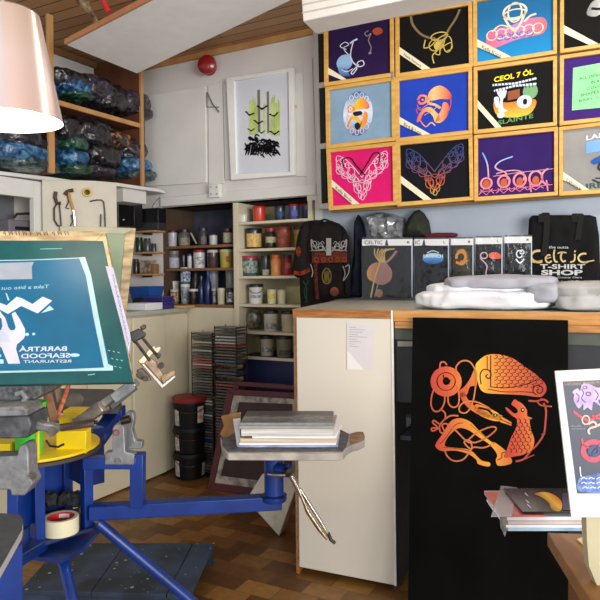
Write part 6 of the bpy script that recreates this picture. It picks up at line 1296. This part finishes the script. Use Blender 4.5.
sheet(241, 333, 436.5, .16, .014, sp1, 'thick white wavy edged block of pages in the upper pile', .01)
sheet(239, 334, 431, .155, .006, M('wavy_grey', (150, 146, 140), .5), 'grey magazine just below the top cover of the pile', .01)
o, q = sheet(240, 334, 427.5, .165, .006, M('silver_edge', (130, 130, 130), .4, var=.15, scale=30), 'glossy grey magazine with silver and black cover on top of the pile', .0)
MB().hexa([lv(q[0], q[1], .01) + Zv * .0095, lv(q[1], q[0], .01) + Zv * .0095, lv(q[2], q[3], .01) + Zv * .0095, lv(q[3], q[2], .01) + Zv * .0095], Zv * .0006).build('cover', ramp_mat('cover_silver', [(0, (70, 72, 74)), (.42, (110, 112, 112)), (.5, (30, 34, 40)), (.58, (120, 124, 126)), (.66, (36, 44, 60)), (.74, (126, 128, 128)), (1, (50, 52, 54))], axis=1, rough=.35, noise_amt=.75), o)
pe = Plane(D(236, 430, 1.98), Vector((-.3, -.9, .25)))
tag(MB().hexa([pe.hit(*p_) for p_ in [(233, 419), (240, 418), (240, 446), (237, 446.5)]], -pe.n * .004).build('grey_sleeve', M('sleeve_grey', (150, 150, 150), .4)), 'grey plastic sleeve propped upright at the left end of the pile', 'sleeve')
pk_ = Plane(D(230, 425, 2.1), Vector((-.2, -.95, .2)))
tag(MB().prism([pk_.hit(*p_) for p_ in [(221, 416), (241, 412), (240, 428), (225, 440), (220, 434), (224, 426)]], -pk_.n * .002).build('brown_paper', M('kraft_paper', (150, 112, 70), .7, col2=(120, 84, 50), scale=14)), 'torn brown paper sticking up behind the left end of the pile', 'paper')
# ================================================================ RIGHT FOREGROUND TABLE
TZ = .75
tA, tB = HZ(547, 532, TZ), HZ(590, 600, TZ); e1 = (tB - tA).normalized(); e2 = Vector((-e1.y, e1.x, 0)); 
if e2.x < 0: e2 = -e2
tb = thing('work_table', 'brown wooden table corner at the lower right edge carrying prints', 'table', flat(tA + (e1 + e2) * .2, 0))
q = [tA, tA + e1 * .8, tA + e1 * .8 + e2 * .9, tA + e2 * .9]
MB().prism([p_ - Zv * .03 for p_ in q], Zv * .03).build('table_top', M('table_brown', (160, 112, 60), .5, col2=(128, 86, 44), scale=10, stretch=(3, .5, 1)), tb, bevel=.003)
for u, v in ((.06, .06), (.74, .06), (.06, .84), (.74, .84)): c = tA + e1 * u + e2 * v; MB().box((c.x, c.y, (TZ - .03) / 2), .05, .05, TZ - .032).build('leg', M('table_leg', (110, 72, 42), .6), tb)
# stack of prints overhanging the table corner
zz = TZ + .001
def pr_sheet(x0, x1, y, dep, th, m, label, name='print_pack'):
    global zz
    a, b = HZ(x0, y, zz), HZ(x1, y, zz); d = (b - a).normalized(); nn = Vector((-d.y, d.x, 0)); nn = nn if nn.y > 0 else -nn
    q = [a, b, b + nn * dep, a + nn * dep]; o = MB().hexa(q, Zv * th).build(name, m); tag(o, label, 'print', 'prints stacked on the table'); zz += th + .0006; return o, q
pr_sheet(508, 640, 531, .16, .008, M('pack_blue', (170, 196, 214), .3, col2=(110, 140, 170), scale=12, coat=.5), 'pale blue wrapped print pack lowest on the table corner')
pr_sheet(506, 640, 527.5, .16, .005, paper, 'white wrapped print pack second from the bottom')
pr_sheet(508, 640, 524, .16, .006, M('pack_edge', (196, 176, 166), .4), 'pinkish grey print pack in the middle of the stack')
pr_sheet(504, 640, 520.5, .165, .008, M('pack_white', (206, 206, 212), .3, coat=.5), 'white sleeved print pack under the red one')
o, q = pr_sheet(502, 545, 517, .15, .004, M('pack_red', (170, 74, 66), .4, col2=(196, 104, 90), scale=14, coat=.5), 'reddish print pack directly under the dark glossy cover')
clr = M('clear_edge', (190, 190, 196), .15, alpha=.45, coat=1, var=.02)
a = HZ(491, 516, zz); b = HZ(512, 516, zz); cE = MB().hexa([HZ(491, 517, zz), HZ(512, 516.5, zz), HZ(517, 488, zz), HZ(501, 486, zz)], Zv * .001).build('clear_flap', clr, o); cE['label'] = 'clear plastic flap of the sleeve'
MB().puffy([(500, 517), (507, 517), (507, 530), (505, 537), (501, 528)], Plane(D(503, 525, 1.37), (0, -1, 0)), .004, 2, .002, 30, 2).build('clear_corner', M('clear_corner', (130, 126, 124), .2, alpha=.7, coat=1), o)
zz += .002
o, q = pr_sheet(523, 640, 513.5, .15, .004, M('cover_black', (22, 20, 24), .2, coat=.7), 'dark glossy print with yellow and orange streak on top of the stack')
TT2 = Plane(Vector((0, 0, zz + .0002)), Zv)
g = Ink(TT2, 0); g.blob([(533, 494), (545, 492), (556, 496), (562, 503), (560, 511), (552, 510), (549, 503), (541, 497)]); g.build('cover_streak', ramp_mat('streak', [(0, (120, 60, 30)), (.6, (236, 190, 60)), (1, (230, 110, 50))], axis=0, rough=.25, coat=.7), o)
g = Ink(TT2, 0); g.poly([(562, 493), (580, 494), (580, 511), (563, 510)]); g.build('cover_blue', M('cover_blue', (60, 66, 110), .3, col2=(40, 40, 60), scale=20, coat=.7), o)
g = Ink(TT2, .0003); g.line([(527, 504), (531, 508)], .8, smooth=False); g.line([(526, 500), (529, 503)], .8, smooth=False); g.line([(525, 493), (528, 496)], .7, smooth=False); g.build('cover_letters', M('cover_white', (220, 220, 220), .4), o)
# cream pad behind the poster card
cpd = Plane(D(590, 540, 1.13), Vector((0, -1, 0)))
tag(MB().prism([cpd.hit(*p_) for p_ in [(586, 508), (640, 508), (640, 640), (604, 600), (599, 590), (589, 566), (587, 540)]], Vector((0, .02, 0))).build('cream_pad', M('pad_cream', (176, 166, 134), .6, var=.05)), 'cream backing card standing behind the white bordered poster', 'card')
tag(MB().prism([HZ(*p_, TZ + .001) for p_ in [(577, 540), (588, 536), (590, 553), (585, 547)]], Zv * .002).build('paper_scrap', M('scrap_cream', (226, 214, 170), .6)), 'small cream paper scrap lying on the brown table', 'paper')
# white bordered poster card
PC = Plane(D(590, 440, 1.1), Vector((-.05, -.99, .08)))
t = thing('poster_card', 'white bordered poster of lilac and red knotwork figures standing at right edge', 'poster', PC.hit(590, 517))
MB().hexa(quad_plane(PC, [(555, 371), (650, 366), (666, 517), (571.5, 517.3)]), -PC.n * .004).build('card', M('poster_white', (206, 200, 196), .5, var=.01), t)
g = Ink(PC, .0004); g.poly([(562.7, 381.5), (650, 378), (664, 493.5), (577.3, 493.5)]); g.build('dark_field', M('poster_navy', (46, 54, 70), .45, col2=(56, 62, 78), scale=6), t)
TP_ = lambda x, y: (540 + x / 6, 360 + y / 6)
g = Ink(PC, .0007); g.poly([(563, 381.5), (650, 378), (650, 383), (563.4, 386)]); g.build('heading_band', M('heading_brown', (96, 82, 74), .5), t)
g = Ink(PC, .0012, TP_); g.text('Celtic Book Knots', (165, 140), (420, 120), (165, 152), .004); g.text('Kells', (190, 390), (245, 390), (190, 402)); g.text('serpent', (190, 408), (270, 408), (190, 420)); g.build('lettering', M('poster_letters', (150, 150, 160), .5), t)
g = Ink(PC, .0012, TP_); g.blob([(195, 190), (225, 170), (240, 185), (250, 150), (275, 138), (310, 150), (340, 165), (380, 170), (380, 230), (350, 240), (362, 275), (345, 265), (320, 250), (310, 300), (285, 285), (262, 300), (258, 265), (235, 290), (215, 270), (200, 235), (205, 210)])
g.build('lilac_figure', M('lilac_fig', (196, 170, 214), .5, col2=(166, 140, 190), scale=60), t)
g = Ink(PC, .0016, TP_); g.ring(290, 203, 14, 10, 6); g.line([(215, 200), (235, 220), (225, 255)], 5); g.line([(330, 180), (350, 210), (335, 240)], 5); g.line([(250, 175), (262, 200), (250, 230), (275, 255)], 5); g.ring(270, 165, 12, 9, 4); g.build('figure_lines', M('poster_line', (60, 44, 84), .5), t)
g = Ink(PC, .0012, TP_); g.line([(200, 308), (250, 345), (300, 362), (350, 330), (400, 325)], 14); g.line([(310, 330), (345, 350), (390, 345)], 10); g.build('red_snake', M('poster_red', (206, 60, 74), .5), t)
g = Ink(PC, .0016, TP_); g.ring(275, 360, 22, 26, 8); g.line([(290, 385), (320, 370), (340, 395), (300, 410), (290, 430), (300, 445)], 12); g.line([(345, 395), (370, 380)], 14); g.build('peach_knot', M('poster_peach', (232, 180, 160), .5), t)
g = Ink(PC, .0012, TP_); g.ring(320, 545, 62, 55, 30); g.line([(250, 470), (262, 510), (300, 530)], 12); g.build('red_knot', M('poster_crimson', (206, 66, 84), .5, col2=(170, 50, 80), scale=60), t)
g = Ink(PC, .0016, TP_); g.ring(322, 545, 30, 24, 12); g.line([(360, 500), (330, 540), (300, 580)], 7); g.build('blue_knot', M('poster_blue', (50, 60, 120), .5), t)
g = Ink(PC, .0012, TP_); rr = random.Random(4)
g.blob([(226, 735), (250, 700), (300, 690), (360, 680), (420, 700), (430, 790), (240, 790)]); g.build('blue_wave', M('poster_wave', (60, 80, 150), .5, col2=(110, 140, 200), scale=70), t)
g = Ink(PC, .0016, TP_)
for i in range(9): x, y = 245 + (i % 3) * 45 + rr.random() * 12, 705 + (i // 3) * 28; g.line([(x, y + 10), (x + 15, y), (x + 30, y + 8), (x + 36, y + 2)], 5)
g.line([(240, 640), (243, 680), (248, 700)], 7); g.build('wave_lines', M('poster_foam', (206, 214, 236), .5), t)
# ================================================================ PENDANT LAMP
ld_ = 1.35; lc_ = D(4, 121, ld_)
t = thing('pendant_lamp', 'rose gold metallic lamp shade glowing white inside at the upper left', 'lamp', lc_)
s_ = ld_ / F; rb, rt, hS = 56 * s_, 35 * s_, 106 * s_
rose = ramp_mat('rose_gold', [(0, (236, 212, 204)), (.5, (240, 220, 214)), (1, (226, 206, 190))], axis=2, rough=.24, metal=.6)
MB().lathe([(rb, 0), (rt, hS), (rt * .9, hS + .006), (.02, hS + .014), (0, hS + .014)], lc_, n=64, cap=False).build('lamp_shade', rose, t).data.polygons[0].use_smooth = True
MB().lathe([(rb - .002, .0005), (rb - .0015, .001), (rt - .003, hS - .002), (.02, hS - .001), (0, hS - .001)], lc_, n=64, cap=False).build('shade_lining', emit('lamp_lining', (255, 244, 228), 1.6), t)
MB().lathe([(.0, .045), (.02, .05), (.03, .07), (.028, .09), (.014, .12), (.013, .15)], lc_, n=24).build('bulb', emit('bulb_glow', (255, 240, 214), 9), t)
MB().cyl(lc_ + Zv * (hS + .014), Vector((lc_.x, lc_.y, 2.83)), .004, n=10).build('cord', M('flex_white', (200, 196, 190), .5), t)
pl_l = bpy.data.lights.new('lamp_bulb_light', 'POINT'); pl_l.energy = 4; pl_l.color = (1, .9, .76); pl_l.shadow_soft_size = .03
po = bpy.data.objects.new('lamp_bulb_light', pl_l); COL.objects.link(po); po.location = lc_ + Zv * .03
